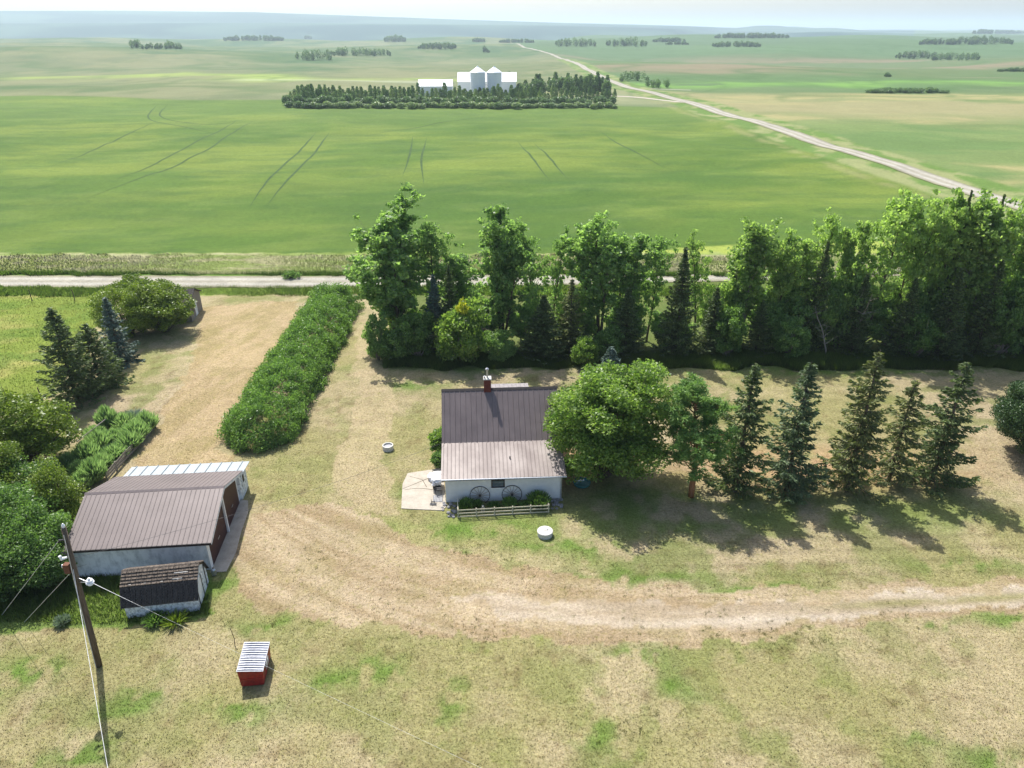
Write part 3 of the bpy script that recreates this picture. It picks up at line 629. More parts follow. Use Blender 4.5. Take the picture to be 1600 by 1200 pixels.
rf.add(r1.v, r1.f); rf.add(r2.v, r2.f); mr = rf.build('main_roof', M['brownroof'], house)
b = MB(); b.prism([(-o - .01, 6.72, 5.95), (-o - .01, 6.9, 6.09), (-o - .01, 7.08, 5.95)], (WL + 2 * o + .02, 0, 0)); b.build('ridge_cap', M['darktrim'], mr)
b = MB(); b.box((-o - .01, 3.16, 2.93), (WL + o + .01, 3.235, 3.06)); b.box((-o, -.40, 2.15), (WL + o, -.345, 2.27)); b.build('fascia', M['darktrim'], house)
ribbed((3.7, 14.7, 2.56), (3.6, 0, 0), (0, -4.6, .56), .38).build('porch_roof', M['porchroof'], house)
ch = MB().box((3.12, 6.62, 5.2), (3.68, 7.18, 6.92)).build('chimney', M['brick'], house)
MB().box((3.08, 6.58, 6.923), (3.72, 7.22, 7.0)).build('chimney_cap', M['concretew'], ch)
cp_ = MB().tube([(3.4, 6.9, 6.98), (3.4, 6.9, 7.70)], .085, 10); cp_.tube([(3.4, 6.9, 7.70), (3.4, 6.9, 7.76)], [.15, .15], 10); cp_.tube([(3.4, 6.9, 7.79), (3.4, 6.9, 7.87)], [.14, .03], 10); cp_.tube([(3.18, 6.78, 6.98), (3.18, 6.78, 7.2)], .07, 8); cp_.build('flue_pipe', M['galv'], ch)
wn = MB(); 
for a_, b_ in (((3.42, -.05, 1.20), (4.42, .02, 1.28)), ((3.42, -.05, 1.80), (4.42, .02, 1.88)), ((3.42, -.05, 1.283), (3.50, .02, 1.797)), ((4.34, -.05, 1.283), (4.42, .02, 1.797))): wn.box(a_, b_)
wn = wn.build('window', M['darktrim'], house); MB().box((3.503, -.03, 1.283), (4.337, -.01, 1.797)).build('pane', M['glass'], wn); MB().box((3.36, -.09, 1.14), (4.48, -.003, 1.197)).build('sill', M['whitetrim'], wn)
wn = MB()
for a_, b_ in (((-.05, 5.2, 1.3), (.015, 6.5, 1.38)), ((-.05, 5.2, 2.3), (.015, 6.5, 2.38)), ((-.05, 5.2, 1.383), (.015, 5.28, 2.297)), ((-.05, 6.42, 1.383), (.015, 6.5, 2.297))): wn.box(a_, b_)
wn = wn.build('window', M['darktrim'], house); MB().box((-.03, 5.283, 1.383), (-.01, 6.417, 2.297)).build('pane', M['glass'], wn)
d_ = MB().box((-.05, .9, .18), (-.003, 1.8, 2.15)).build('door', M['whitetrim'], house); MB().tube([(-.10, 1.7, 1.1), (-.05, 1.7, 1.1)], .035, 8).build('handle', M['black'], d_)
hm = Matrix.Translation((hx.x, hx.y, 0)) @ Matrix.Rotation(R(3.4), 4, 'Z')
def hp(x, y, z=0.0): return hm @ Vector((x, y, z))
b = MB().tube([(-o, -.40, 2.25), (WL + o, -.40, 2.21)], .055, 8); b.build('gutter', M['galv'], house)
MB().tube([(WL + .02, -.40, 2.2), (WL - .06, -.06, 2.0), (WL - .06, -.06, .15), (WL + .05, -.25, .06)], .04, 8).build('downspout', M['galv'], house)
MB().tube([(4.9, 1.55, 2.70), (4.9, 1.55, 2.92)], .05, 8).build('vent_pipe', M['black'], house)
MB().box((-.06, 1.9, 1.7), (-.003, 2.1, 1.95)).build('wall_lamp', M['black'], house)
# wagon wheels on the front wall
def wheel(xc, label):
    p = hp(xc, -.16); t = thing('wagon_wheel', p, label, 'wheel', 'wagon wheels on the front wall', R(3.4)); r = .74; zc = .62; tl = R(7)
    Mx = Matrix.Translation((0, 0, 0)) @ Matrix.Rotation(-tl, 4, 'X')
    def q(x, z): return Mx @ Vector((x, -.06, z))
    MB().tube([q(r * math.cos(k / 40 * 6.2832), zc + r * math.sin(k / 40 * 6.2832)) for k in range(41)], .026, 6, False).build('rim', M['darktrim'], t)
    MB().tube([q(0, zc) + Vector((0, -.09, 0)), q(0, zc) + Vector((0, .05, 0))], [.08, .11], 12).build('hub', M['darktrim'], t)
    for k in range(14):
        a = k / 14 * 6.2832; MB().tube([q(.09 * math.cos(a), zc + .09 * math.sin(a)), q((r - .02) * math.cos(a), zc + (r - .02) * math.sin(a))], [.022, .016], 5).build('spoke', M['twig'], t)
wheel(2.55, 'old wagon wheel against the white wall, left of the small window'); wheel(4.95, 'old wagon wheel against the white wall, right of the small window')
# flower bed fence
fa, fb = at(716, 808.5), at(857, 800.5); fd = (fb - fa); fL = fd.length; fz = math.atan2(fd.y, fd.x)
t = thing('bed_fence', fa, 'low cream rail fence round the flower bed below the white wall', 'fence', rz=fz)
for k in range(6): MB().box((k * fL / 5 - .04, -.04, 0), (k * fL / 5 + .04, .04, .74)).build('post', M['paintwood'], t)
for z in (.66, .38, .10): MB().box((-.06, -.075, z - .045), (fL + .06, -.043, z + .045)).build('rail', M['paintwood'], t)
for xe in (0, fL):
    for z in (.62,): MB().box((xe - .03, .043, z - .04), (xe + .03, 1.5, z + .04)).build('rail', M['paintwood'], t)
def bushy(name, px, w_, h, m, seed, label, cat, group=None, leaf=.07, n=2600, d_=None, loc=None, low=.02, lump=.22, crown='foliage', trunk='stem'):
    p = loc if loc is not None else at(*px); return plant_tree(name, round_mesh(seed, w_, h, d_, leaf, n, low, lump, 4, .35), m, M['twig'], p, label, cat, group, crown=crown, trunk=trunk)
def spiky(name, loc, h, r, n, m, seed, label, cat, group=None):
    g = np.random.default_rng(seed); a = g.uniform(0, 6.28, n); rr = r * g.random(n) ** .7; hh = h * g.uniform(.5, 1, n) * (1 - .4 * rr / r)
    b0 = np.stack([np.cos(a) * rr * .35, np.sin(a) * rr * .35, np.zeros(n)], 1); tp = np.stack([np.cos(a) * rr * 1.1, np.sin(a) * rr * 1.1, hh], 1)
    nm = unit(np.cross(tp - b0, g.normal(size=(n, 3)))) * .022 * (1 + h); mid = b0 * .4 + tp * .6 + np.array([0, 0, .05])
    V = np.stack([b0 - nm * .4, mid - nm, tp, mid + nm], 1).reshape(-1, 3)
    t = thing(name, loc, label, cat, group); link('foliage', npmesh('foliage', V, np.arange(4 * n).reshape(n, 4)), m, t); tubes([([(0, 0, 0), (0, 0, h * .35)], [.03, .01])]).build('stem', M['twig'], t); return t
spiky('garden_plant', hp(.95 + .6, -.85), 1.05, .75, 420, M['dark'], 71, 'leafy dark flowering plant at the left end of the fenced bed', 'plant')
spiky('garden_plant', hp(2.35, -.7), .8, .5, 260, M['dark'], 72, 'dark leafy plant in front of the left wagon wheel', 'plant')
spiky('garden_plant', hp(4.75, -.8), .95, .65, 420, M['hedge'], 73, 'bright leafy plant in front of the right wagon wheel', 'plant')
spiky('garden_plant', hp(3.6, -.9), .6, .6, 300, M['dark'], 74, 'low dark plant in the bed under the small window', 'plant')
spiky('garden_plant', hp(6.9, -.85), 1.5, .95, 760, M['dark'], 75, 'tallest spiky plant at the right end of the fenced bed', 'plant')
spiky('garden_plant', hp(5.9, -1.0), .7, .6, 300, M['dark'], 76, 'low dark plant beside the tallest spiky plant', 'plant')
# ornament in the bed
p = hp(2.75, -1.35); t = thing('garden_statue', p, 'small pale garden statue sitting behind the cream rail fence', 'statue')
def skin(name, pts, edges, rad, m, parent, sub=1):
    me = bpy.data.meshes.new(name); me.from_pydata(pts, edges, []); o_ = link(name, me, m, parent); o_.modifiers.new('skin', 'SKIN')
    for k, r_ in enumerate(rad): me.skin_vertices[0].data[k].radius = (r_, r_)
    me.skin_vertices[0].data[0].use_root = True; s_ = o_.modifiers.new('sub', 'SUBSURF'); s_.levels = sub; s_.render_levels = sub; return o_
skin('body', [(0, .12, .14), (0, 0, .36), (0, -.1, .56), (0, -.22, .58), (.08, -.12, .02), (-.08, -.12, .02), (.07, -.08, .3), (-.07, -.08, .3), (0, .3, .05), (.04, -.06, .66), (-.04, -.06, .66)],
     [(0, 1), (1, 2), (2, 3), (1, 6), (6, 4), (1, 7), (7, 5), (0, 8), (2, 9), (2, 10)], [.15, .12, .085, .04, .035, .035, .05, .05, .025, .02, .02], M['clay'], t)
# rocks
def rock(p, s_, label, group):
    g = np.random.default_rng(int(abs(p.x * 1000 + p.y * 77)) % 99999)
    import bmesh
    bm = bmesh.new(); bmesh.ops.create_icosphere(bm, subdivisions=2, radius=1)
    for v in bm.verts: v.co *= 1 + .22 * (g.random() - .5); v.co.z *= .62
    for v in bm.verts: v.co = v.co * s_
    me = bpy.data.meshes.new('rock'); bm.to_mesh(me); bm.free(); o_ = link('rock', me, M['rock']); o_.location = (p.x, p.y, s_ * .35); o_.rotation_euler = (0, 0, g.random() * 6)
    tag(o_, label, 'rock', group)
g = np.random.default_rng(5)
for k in range(22): rock(hp(g.uniform(.02, .82), g.uniform(-1.9, -.25)), g.uniform(.07, .17), 'grey fieldstone in the pile left of the flower bed fence', 'stones left of the flower bed')
for k in range(22): rock(hp(g.uniform(7.85, 8.75), g.uniform(-1.3, -.2)), g.uniform(.07, .16), 'grey fieldstone in the pile right of the flower bed fence', 'stones right of the flower bed')
for k in range(4): rock(hp(-.12 + g.uniform(-.15, .15), -1.0 + .5 * k * .6), g.uniform(.10, .17), 'pale sunlit stone at the corner between patio and flower bed', 'stones at the patio corner')
# patio
P = [at(627, 795), at(629, 757), at(637, 740), at(650, 738), at(692, 732), at(697, 793), at(690, 798), at(640, 796)]
t = MB().prism([(p.x, p.y, -.02) for p in P], (0, 0, .07)).build('patio', M['concrete']); tag(t, kind='structure')
for pts in ([(628, 765), (650, 756), (672, 747)], [(632, 766), (655, 763), (690, 768)], [(660, 750), (667, 762)], [(640, 745), (660, 750)]):
    strip('patio_crack', [at(*p) for p in pts], .05, .054, M['crack'], wob=.05, n=24)
t = thing('grey_doormat', hp(-.62, .45, .052), 'square grey grate on the patio beside the house corner', 'mat', rz=R(3.4))
MB().box((-.36, -.42, 0), (.36, .42, .03)).build('mat', M['mesh'], t)
for k in range(7): MB().box((-.34 + k * .11, -.40, .031), (-.31 + k * .11, .40, .045)).build('bar', M['black'], t)
p = hp(-.75, 2.05, .05); t = thing('covered_barbecue', p, 'barbecue under a crumpled white cover beside the house wall', 'barbecue', rz=R(3.4))
import bmesh
def cloth(name, sx, sy, sz, z0, m, parent, seed):
    bm = bmesh.new(); bmesh.ops.create_icosphere(bm, subdivisions=4, radius=1); g = np.random.default_rng(seed)
    for v in bm.verts:
        c = v.co.copy(); k = 1 / max(abs(c.x), abs(c.y), abs(c.z)) ** .55; f = (vnoise(c.x * 3 + 9, c.y * 3 + c.z * 4, seed) - .5) * .25
        v.co = Vector((c.x * k * sx * (1 + f), c.y * k * sy * (1 + f), z0 + c.z * k * sz * (1 + f * .4)))
    me = bpy.data.meshes.new(name); bm.to_mesh(me); bm.free(); return link(name, me, m, parent)
cloth('cover', .42, .66, .34, .72, M['cover'], t, 3)
for xx_ in (-.25, .25):
    for yy_ in (-.35, .35): MB().tube([(xx_, yy_, 0), (xx_, yy_, .5)], .025, 6).build('leg', M['black'], t)
MB().box((-.3, -.42, .14), (.3, .42, .18)).build('shelf', M['black'], t)
p = hp(-.85, 3.2, .05); t = thing('cloth_heap', p, 'heap of white tarpaulin behind the covered barbecue', 'tarpaulin', rz=R(12)); cloth('tarpaulin', .62, .5, .24, .2, M['cover'], t, 8)
def chair(p, rz, label, m, m2):
    t = thing('patio_chair', p, label, 'chair', rz=rz)
    MB().box((-.24, -.24, .40), (.24, .24, .44)).build('seat', m, t); MB().box((-.24, .20, .46), (.24, .24, .86)).build('backrest', m, t)
    for a_ in (-1, 1):
        for b_ in (-1, 1): MB().tube([(a_ * .21, b_ * .21, 0), (a_ * .21, b_ * .21, .40)], .018, 6).build('leg', m2, t)
        MB().box((a_ * .25 - .025, -.24, .60), (a_ * .25 + .025, .20, .63)).build('armrest', m, t)
chair(hp(-.62, 1.25, .05), R(100), 'dark metal chair between the grate and the covered barbecue', M['black'], M['black'])
p = hp(-.95, -.25, .05); t = thing('boot_scraper', p, 'small dark metal boot scraper standing on the patio front edge', 'boot scraper')
for a_ in (-.13, .13): MB().tube([(a_, 0, 0), (a_, 0, .42)], .02, 6).build('post', M['black'], t)
MB().box((-.13, -.015, .18), (.13, .015, .26)).build('blade', M['black'], t); MB().box((-.25, -.15, 0), (.25, .15, .025)).build('base', M['black'], t)
bushy('bush', None, 1.7, 2.3, M['maple'], 81, 'bright green bush against the left end of the house', 'bush', leaf=.10, n=4200, loc=hp(-.75, 7.2), lump=.4, d_=2.3)
bushy('bush', None, 1.3, 1.5, M['dark'], 82, 'smaller dark bush at the left corner of the main roof', 'bush', leaf=.09, n=2600, loc=hp(-.65, 5.0), lump=.35)
t = thing('sandbox', at(909, 757), 'round teal plastic sandbox in the shade right of the house', 'sandbox')
b = MB(); N = 20; prof = [(.50, 0), (.62, .05), (.66, .24), (.70, .25), (.68, .20), (.58, .10), (.40, .09)]
vs = [(r_ * math.cos(k / N * 6.2832), r_ * math.sin(k / N * 6.2832), z) for r_, z in prof for k in range(N)]
b.add(vs, [(i * N + k, i * N + (k + 1) % N, (i + 1) * N + (k + 1) % N, (i + 1) * N + k) for i in range(len(prof) - 1) for k in range(N)] + [tuple((len(prof) - 1) * N + k for k in range(N))]); b.build('tray', M['teal'], t, True)
MB().tube([(-.5, .1, .27), (-.15, .2, .30), (.2, .22, .28)], [.05, .09, .06], 8).build('toy', M['whitetrim'], t)
def ringtank(px, r_, h_, open_, label):
    t = thing('concrete_well', at(*px), label, 'well'); N = 32
    prof = [(r_, 0), (r_, h_), (r_ * .82, h_), (r_ * .82, .08)] if open_ else [(r_ * .94, 0), (r_ * .94, h_ - .12), (r_, h_ - .118), (r_, h_ - .03), (r_ * .96, h_)]
    vs = [(q_ * math.cos(k / N * 6.2832), q_ * math.sin(k / N * 6.2832), z) for q_, z in prof for k in range(N)]
    b = MB().add(vs, [(i * N + k, i * N + (k + 1) % N, (i + 1) * N + (k + 1) % N, (i + 1) * N + k) for i in range(len(prof) - 1) for k in range(N)] + [tuple((len(prof) - 1) * N + k for k in range(N))])
    b.build('ring', M['concretew'], t)
    if open_: MB().tube([(0, 0, .10), (0, 0, .30)], [r_ * .8, r_ * .8], 24).build('cover_plate', M['mesh'], t)
    else: MB().tube([(-.1, .05, h_ + .002), (.12, .05, h_ + .06), (.25, .05, h_ + .002)], .02, 6).build('handle', M['galv'], t)
ringtank((606.5, 702), .46, .42, True, 'open round concrete well ring with grey top on the lawn left of the house')
ringtank((851.5, 836), .56, .40, False, 'closed round concrete well with white lid on the lawn in front of the house')

# ---------------------------------------------------------------- garage
p = at(330, 890); G = thing('garage', p, 'wide low garage with pinkish brown metal roof and dark red doors', 'garage', rz=R(5.4)); GL = 8.35
b = MB(); b.prism([(-GL, 0, 0), (-GL, 7.9, 0), (-GL, 7.9, 2.40), (-GL, 3.95, 3.78), (-GL, 0, 2.40)], (GL, 0, 0)); b.build('wall', M['oldpaint'], G)
rf = MB(); r1 = ribbed((-GL - .25, -.28, 2.38), (GL + .75, 0, 0), (0, 4.23, 1.475), .31, .020, .03); r2 = ribbed((-GL - .25, 8.18, 2.38), (GL + .75, 0, 0), (0, -4.23, 1.475), .31, .020, .03)
rf.add(r1.v, r1.f); rf.add(r2.v, r2.f); rf = rf.build('roof', M['garageroof'], G)
b = MB(); b.prism([(-GL - .27, 3.80, 3.85), (-GL - .27, 3.95, 3.93), (-GL - .27, 4.10, 3.85)], (GL + .79, 0, 0)); b.build('ridge_cap', M['brownroof'], rf)
b = MB(); b.box((-GL - .25, -.33, 2.24), (.5, -.285, 2.40)); b.build('fascia', M['darktrim'], G)
b = MB()
for y0, z0, y1, z1 in ((-.25, 2.38, 3.94, 3.84), (3.96, 3.84, 8.15, 2.38)): b.prism([(.44, y0, z0 - .20), (.44, y1, z1 - .20), (.44, y1, z1 - .005), (.44, y0, z0 - .005)], (.05, 0, 0))
b.build('bargeboard', M['oldpaint'], G)
for y0, y1 in ((.42, 3.90), (4.10, 7.45)):
    tz = lambda y: (2.28 + .35 * y) if y < 3.95 else (2.28 + .35 * (7.9 - y))
    d_ = MB().prism([(.012, y0, .03), (.012, y1, .03), (.012, y1, min(tz(y1), 3.3)), (.012, y0, tz(y0) - .05)], (.05, 0, 0)).build('door', M['reddoor'], G)
    MB().tube([(.10, (y0 + y1) / 2 - .2, .95), (.10, (y0 + y1) / 2 + .2, .95)], .02, 6).build('handle', M['galv'], d_)
MB().box((.07, 3.92, 0), (.20, 4.08, 3.55)).build('door_post', M['whitetrim'], G)
b = MB(); b.box((.003, -.04, 0), (.06, .38, 2.36)); b.build('corner_board', M['whitetrim'], G)
L_ = MB().prism([(-GL + .5, 7.905, 0), (-GL + .5, 9.75, 0), (-GL + .5, 9.75, 2.08), (-GL + .5, 7.905, 2.33)], (GL - .3, 0, 0)).build('lean_to_wall', M['peel'], G)
ribbed((-GL + .2, 9.95, 2.07), (GL + .35, 0, 0), (0, -1.93, .255), .78, .07, .05).build('lean_to_roof', M['whiteroof'], G)
d_ = MB().box((.203, 8.35, .05), (.24, 9.15, 1.95)).build('lean_to_door', M['peel'], G); MB().box((.243, 8.55, 1.1), (.26, 8.9, 1.7)).build('door_window', M['darktrim'], d_)
ga = Matrix.Translation(p) @ Matrix.Rotation(R(5.4), 4, 'Z')
P = [ga @ Vector(q) for q in ((.02, -.3, -.02), (1.05, -.3, -.02), (1.2, 1.6, -.02), (1.02, 3.9, -.02), (.98, 6.2, -.02), (.62, 7.7, -.02), (.02, 7.9, -.02))]
tag(MB().prism(P, (0, 0, .05)).build('concrete_apron', M['concrete']), kind='structure')
t = thing('propane_cylinder', ga @ Vector((.35, -.55, 0)), 'small grey gas cylinder at the front corner of the garage', 'gas cylinder'); MB().tube([(0, 0, 0), (0, 0, .05), (0, 0, .42), (0, 0, .52)], [.12, .15, .15, .06], 12).build('tank', M['galv'], t); MB().tube([(0, 0, .5), (0, 0, .6)], .04, 8).build('valve', M['black'], t)

# ---------------------------------------------------------------- small shed
p = at(312, 954); S = thing('garden_shed', p, 'small weathered white shed with dark shingled gambrel roof beside the garage', 'shed', rz=R(9.2)); SL = 4.15
pf = [(0, 1.12), (.52, 1.98), (1.32, 2.52), (2.12, 1.98), (2.64, 1.12)]
b = MB(); b.prism([(-SL, 0, 0), (-SL, 2.64, 0)] + [(-SL, y, z) for y, z in pf[::-1]], (SL, 0, 0)); b.build('wall', M['peel'], S)
def slab(y0, z0, y1, z1, m, n, name):
    b = MB(); d = Vector((0, y1 - y0, z1 - z0)); nn = Vector((0, -(z1 - z0), y1 - y0)).normalized() * (1 if y1 > y0 else -1)
    for k in range(n):
        a = Vector((0, y0, z0)) + d * (k / n); e = Vector((0, y0, z0)) + d * ((k + 1.12) / n); o1 = nn * .085; o2 = nn * .010; x = -SL - .15; j = 0
        while x < .14:
            w_ = min(.30, .15 - x); off = nn * (random.random() * .012)
            b.add([a + Vector((x + .012, 0, 0)) + off, a + Vector((x + w_ - .012, 0, 0)) + off, a + o1 + Vector((x + w_ - .012, 0, 0)) + off, a + o1 + Vector((x + .012, 0, 0)) + off,
                   e + Vector((x + .012, 0, 0)) - nn * .01, e + Vector((x + w_ - .012, 0, 0)) - nn * .01, e + o2 + Vector((x + w_ - .012, 0, 0)), e + o2 + Vector((x + .012, 0, 0))],
                  [(0, 3, 2, 1), (4, 5, 6, 7), (0, 1, 5, 4), (1, 2, 6, 5), (2, 3, 7, 6), (3, 0, 4, 7)]); x += .30
    b.build(name, m, S)
slab(-.14, .93, .50, 2.0, M['shingle'], 7, 'lower_roof'); slab(.49, 2.0, 1.33, 2.57, M['shinglew'], 5, 'upper_roof')
slab(2.78, .93, 2.14, 2.0, M['shingle'], 7, 'rear_lower_roof'); slab(2.15, 2.0, 1.33, 2.57, M['shinglew'], 5, 'rear_upper_roof')
MB().prism([(-SL - .16, 1.22, 2.55), (-SL - .16, 1.33, 2.63), (-SL - .16, 1.44, 2.55)], (SL + .32, 0, 0)).build('ridge_board', M['shinglew'], S)
b = MB()
for k in range(9):
    x = -SL + .3 + k * .45 + random.random() * .2; b.box((x, .53 + .03 * (k % 2), 2.055), (x + random.uniform(.1, .22), .60, 2.105))
b.box((-1.3, .58, 2.12), (-.75, .68, 2.165)); b.box((-1.25, .88, 2.33), (-.45, .93, 2.365)); b.build('bare_shingle_patch', M['lichen'], S)
b = MB()
for (y0, z0), (y1, z1) in zip(pf[:-1], pf[1:]): b.prism([(.02, y0, z0 - .1), (.02, y1, z1 - .1), (.02, y1, z1 + .03), (.02, y0, z0 + .03)], (.03, 0, 0))
for y in (.36, 1.38, 2.2): b.box((.02, y - .03, .02), (.045, y + .03, 1.2 + (.5 if y > .3 else 0)))
b.build('gable_trim', M['darktrim'], S)
MB().box((.004, .42, .05), (.018, 1.33, 1.72)).build('door', M['oldpaint'], S)
spiky('garden_plant', at(243, 972), .75, .75, 420, M['dark'], 90, 'dark weedy clump against the front wall of the small shed', 'plant'); spiky('garden_plant', at(275, 973), .85, .9, 160, M['olive'], 91, 'loose arching grass clump in front of the small shed', 'plant')

# ---------------------------------------------------------------- utility pole and its wires
p = at(155, 1040); top = Vector((p.x + .62, p.y, 9.55)); U_ = thing('utility_pole', p, 'leaning brown wooden utility pole with white insulators and guy wires', 'utility pole')
def pl(z): return Vector(((top.x - p.x) * z / 9.55, 0, z))
MB().tube([pl(0), pl(3), pl(6), pl(9.55)], [.17, .155, .14, .12], 14).build('pole', M['polewood'], U_, True)
MB().tube([pl(9.55), pl(9.66), pl(9.78)], [.07, .09, .03], 10).build('insulator', M['white'], U_)
b = MB(); b.tube([pl(8.85) + Vector((-.05, -.1, 0)), pl(8.85) + Vector((-.30, -.18, .02))], .05, 8); b.build('insulator', M['black'], U_)
b = MB(); b.tube([pl(7.75) + Vector((-.12, -.12, 0)), pl(7.75) + Vector((-.34, -.24, 0)), pl(7.75) + Vector((-.38, -.26, .2))], [.05, .10, .07], 10); b.build('insulator', M['white'], U_)
b = MB(); q = pl(7.15); b.box((q.x - .42, -.22, 6.75), (q.x - .12, .06, 7.3)); b.build('meter_box', M['rust'], U_)
MB().tube([pl(7.15) + Vector((-.42, -.08, 0)), pl(7.15) + Vector((-.52, -.1, 0))], .10, 10).build('meter', M['galv'], U_)
MB().tube([pl(7.9) + Vector((-.05, -.14, 0)), pl(7.9) + Vector((-.25, -.2, .25))], .045, 6).build('bracket', M['black'], U_)
q = pl(6.35); qa = q + Vector((.10, -.05, 0)); qb = q + Vector((.78, -.35, -.02)); MB().tube([qa, qb], .022, 6).build('bracket', M['galv'], U_); MB().tube([qa + Vector((0, 0, -.3)), qb + Vector((-.2, .09, -.1))], .02, 6).build('bracket', M['galv'], U_)
b = MB()
for k, (dz, r_) in enumerate(((-.14, .13), (-.02, .21), (.10, .16), (.2, .08))): c_ = q + Vector((.92, -.40, dz)); b.tube([c_, c_ + Vector((0, 0, .07)), c_ + Vector((0, 0, .09))], [r_, r_ * .92, r_ * .5], 14)
b.build('insulator', M['white'], U_)
MB().tube([pl(9.2) + Vector((.03, -.17, 0)), pl(6) + Vector((-.03, -.19, 0)), pl(3) + Vector((-.05, -.20, 0)), pl(.05) + Vector((-.05, -.22, 0))], .020, 6).build('ground_wire', M['wire'], U_)
def wire(name, a, b_, sag, rad, m, label, cat='wire'):
    a, b_ = Vector(a), Vector(b_); pts = [a.lerp(b_, k / 30) - Vector((0, 0, sag * 4 * (k / 30) * (1 - k / 30))) for k in range(31)]
    o_ = MB().tube(pts, rad, 6).build(name, m); tag(o_, label, cat); return o_
def cr(px, py, s): d = ray(px, py); return Vector((d[0] * s, d[1] * s, H + d[2] * s))
e = at(2, 962); wire('guy_wire', p + pl(8.85) + Vector((-.30, -.18, 0)), at(2, 962), 0, .012, M['wire'], 'upper pale guy wire from the pole top down to the left edge', 'guy wire')
wire('guy_wire', p + pl(6.9), at(38, 972), 0, .011, M['wire'], 'lower pale guy wire from mid pole down into the grass', 'guy wire')
i0 = p + q + Vector((1.05, -.42, -.02))
end = cr(905, 1272, 24); wire('power_line', i0, end, .05, [.016 - .0128 * min(1, k / 5) for k in range(31)], M['wire'], 'pale service wire from the white insulator over the red bin', 'power line')
wire('power_line', p + pl(7.0) + Vector((.05, -.16, 0)), cr(176, 1245, 30), .05, .0135, M['wire'], 'pale wire from the pole down past the bottom edge', 'power line')
wire('power_line', p + pl(7.6) + Vector((.1, 0, 0)), hp(-.1, 3.3, 3.3), .5, .008, M['dwire'], 'thin dark wire from the pole across the garage to the house', 'power line')
0 and wire('power_line', p + pl(9.62), (p.x - 30, p.y + 14, 9.6), .5, .009, M['dwire'], 'thin dark wire from the pole top to the left over the trees', 'power line')

# ---------------------------------------------------------------- dumpster
p = at(378, 1074); D = thing('garbage_bin', p, 'dark red metal garbage bin with two ribbed grey lids', 'garbage bin', rz=R(7)); 
b = MB(); w0, w1, dd, hh = 1.18, 1.30, 2.0, 1.20
ins = [(.0, .0), (w0, .0), (w0, dd), (.0, dd)]; to = [(-.06, -.04), (w1 - .06, -.04), (w1 - .06, dd + .04), (-.06, dd + .04)]
b.add([(x, y, .06) for x, y in ins] + [(x, y, hh - (.0 if i_ in (0, 3) else .16)) for i_, (x, y) in enumerate(to)], [(0, 3, 2, 1), (0, 1, 5, 4), (1, 2, 6, 5), (2, 3, 7, 6), (3, 0, 4, 7), (4, 5, 6, 7)])
for y in (-.05, dd + .01): b.box((.02, y, .55), (w1 - .14, y + .04, .62))
b.build('body', M['red'], D)
for k in range(2):
    y0 = -.05 + k * 1.06; L = MB(); nr = 6
    L.add([(-.09, y0, hh + .02), (w1 - .02, y0, hh - .14), (w1 - .02, y0 + 1.03, hh - .14), (-.09, y0 + 1.03, hh + .02), (-.09, y0, hh + .05), (w1 - .02, y0, hh - .11), (w1 - .02, y0 + 1.03, hh - .11), (-.09, y0 + 1.03, hh + .05)], [(0, 3, 2, 1), (4, 5, 6, 7), (0, 1, 5, 4), (1, 2, 6, 5), (2, 3, 7, 6), (3, 0, 4, 7)])
    L.build('lid', M['lid'], D); rb = MB()
    for j in range(nr):
        y = y0 + .09 + j * .165; rb.tube([(-.06, y, hh + .055), (.3, y + .02, hh + .035), (.7, y + .02, hh - .015), (w1 - .06, y, hh - .09)], .034, 6)
    rb.build('lid_rib', M['lidrib'], bpy.data.objects[[o_.name for o_ in bpy.data.objects if o_.parent == D and o_.name.startswith('lid')][-1]])
MB().box((w1 - .02, .5, .62), (w1 + .015, 1.15, .98)).build('side_panel', M['lid'], D)
for x in (.08, w0 - .18):
    for y in (.1, dd - .25): MB().box((x, y, 0), (x + .1, y + .15, .058)).build('foot', M['black'], D)
t = MB().tube([at(367, 1008), at(367, 1008) + Vector((.05, 0, .5)), at(367, 1008) + Vector((-.1, .1, 1.25))], [.022, .02, .012], 6).build('stake', M['polewood']); tag(t, 'thin bent dark stake standing behind the red bin', 'stake')
for k, (a_, b_, c_) in enumerate(((50, 470, 'left of two dark fence posts in the paddock near the road'), (117, 470, 'right of two dark fence posts in the paddock near the road'), (66, 628, 'dark fence post between paddock and olive shrub'))):
    q = at(a_, b_); o_ = MB().tube([(0, 0, 0), (.02, 0, .8), (-.03, 0, 1.55)], [.06, .055, .05], 8).build('fence_post', M['polewood']); o_.location = q; tag(o_, c_, 'fence post', 'paddock fence posts')
# plank fence round the weed bed
t = thing('plank_fence', at(243, 668), 'low weathered plank fence beside the feathery green weeds', 'fence'); base = at(243, 668); prev = None
for k, (a_, b_) in enumerate(((243, 668), (222, 693), (200, 716), (183, 735), (168, 752))):
    q = at(a_, b_) - base; MB().box((q.x - .05, q.y - .05, 0), (q.x + .05, q.y + .05, .85)).build('post', M['wood'], t)
    if prev is not None:
        for z in (.15, .42, .68): MB().prism([(prev.x + .055, prev.y - .03, z), (q.x + .055, q.y - .03, z - .05), (q.x + .055, q.y - .03, z + .14), (prev.x + .055, prev.y - .03, z + .19)], (.03, -.02, 0)).build('plank', M['wood'], t)
    prev = q
for k, (a_, b_, c_, d2, lab) in enumerate(((112, 712, 125, 690, 'pale loose board lying over the green weeds'), (120, 690, 165, 655, 'grey pole leaning through the green weeds'))):
    q0, q1 = at(a_, b_, .8), at(c_, d2, 1.3); tag(MB().tube([q0, q1], .05, 5).build('board', M['twig']), lab, 'board')
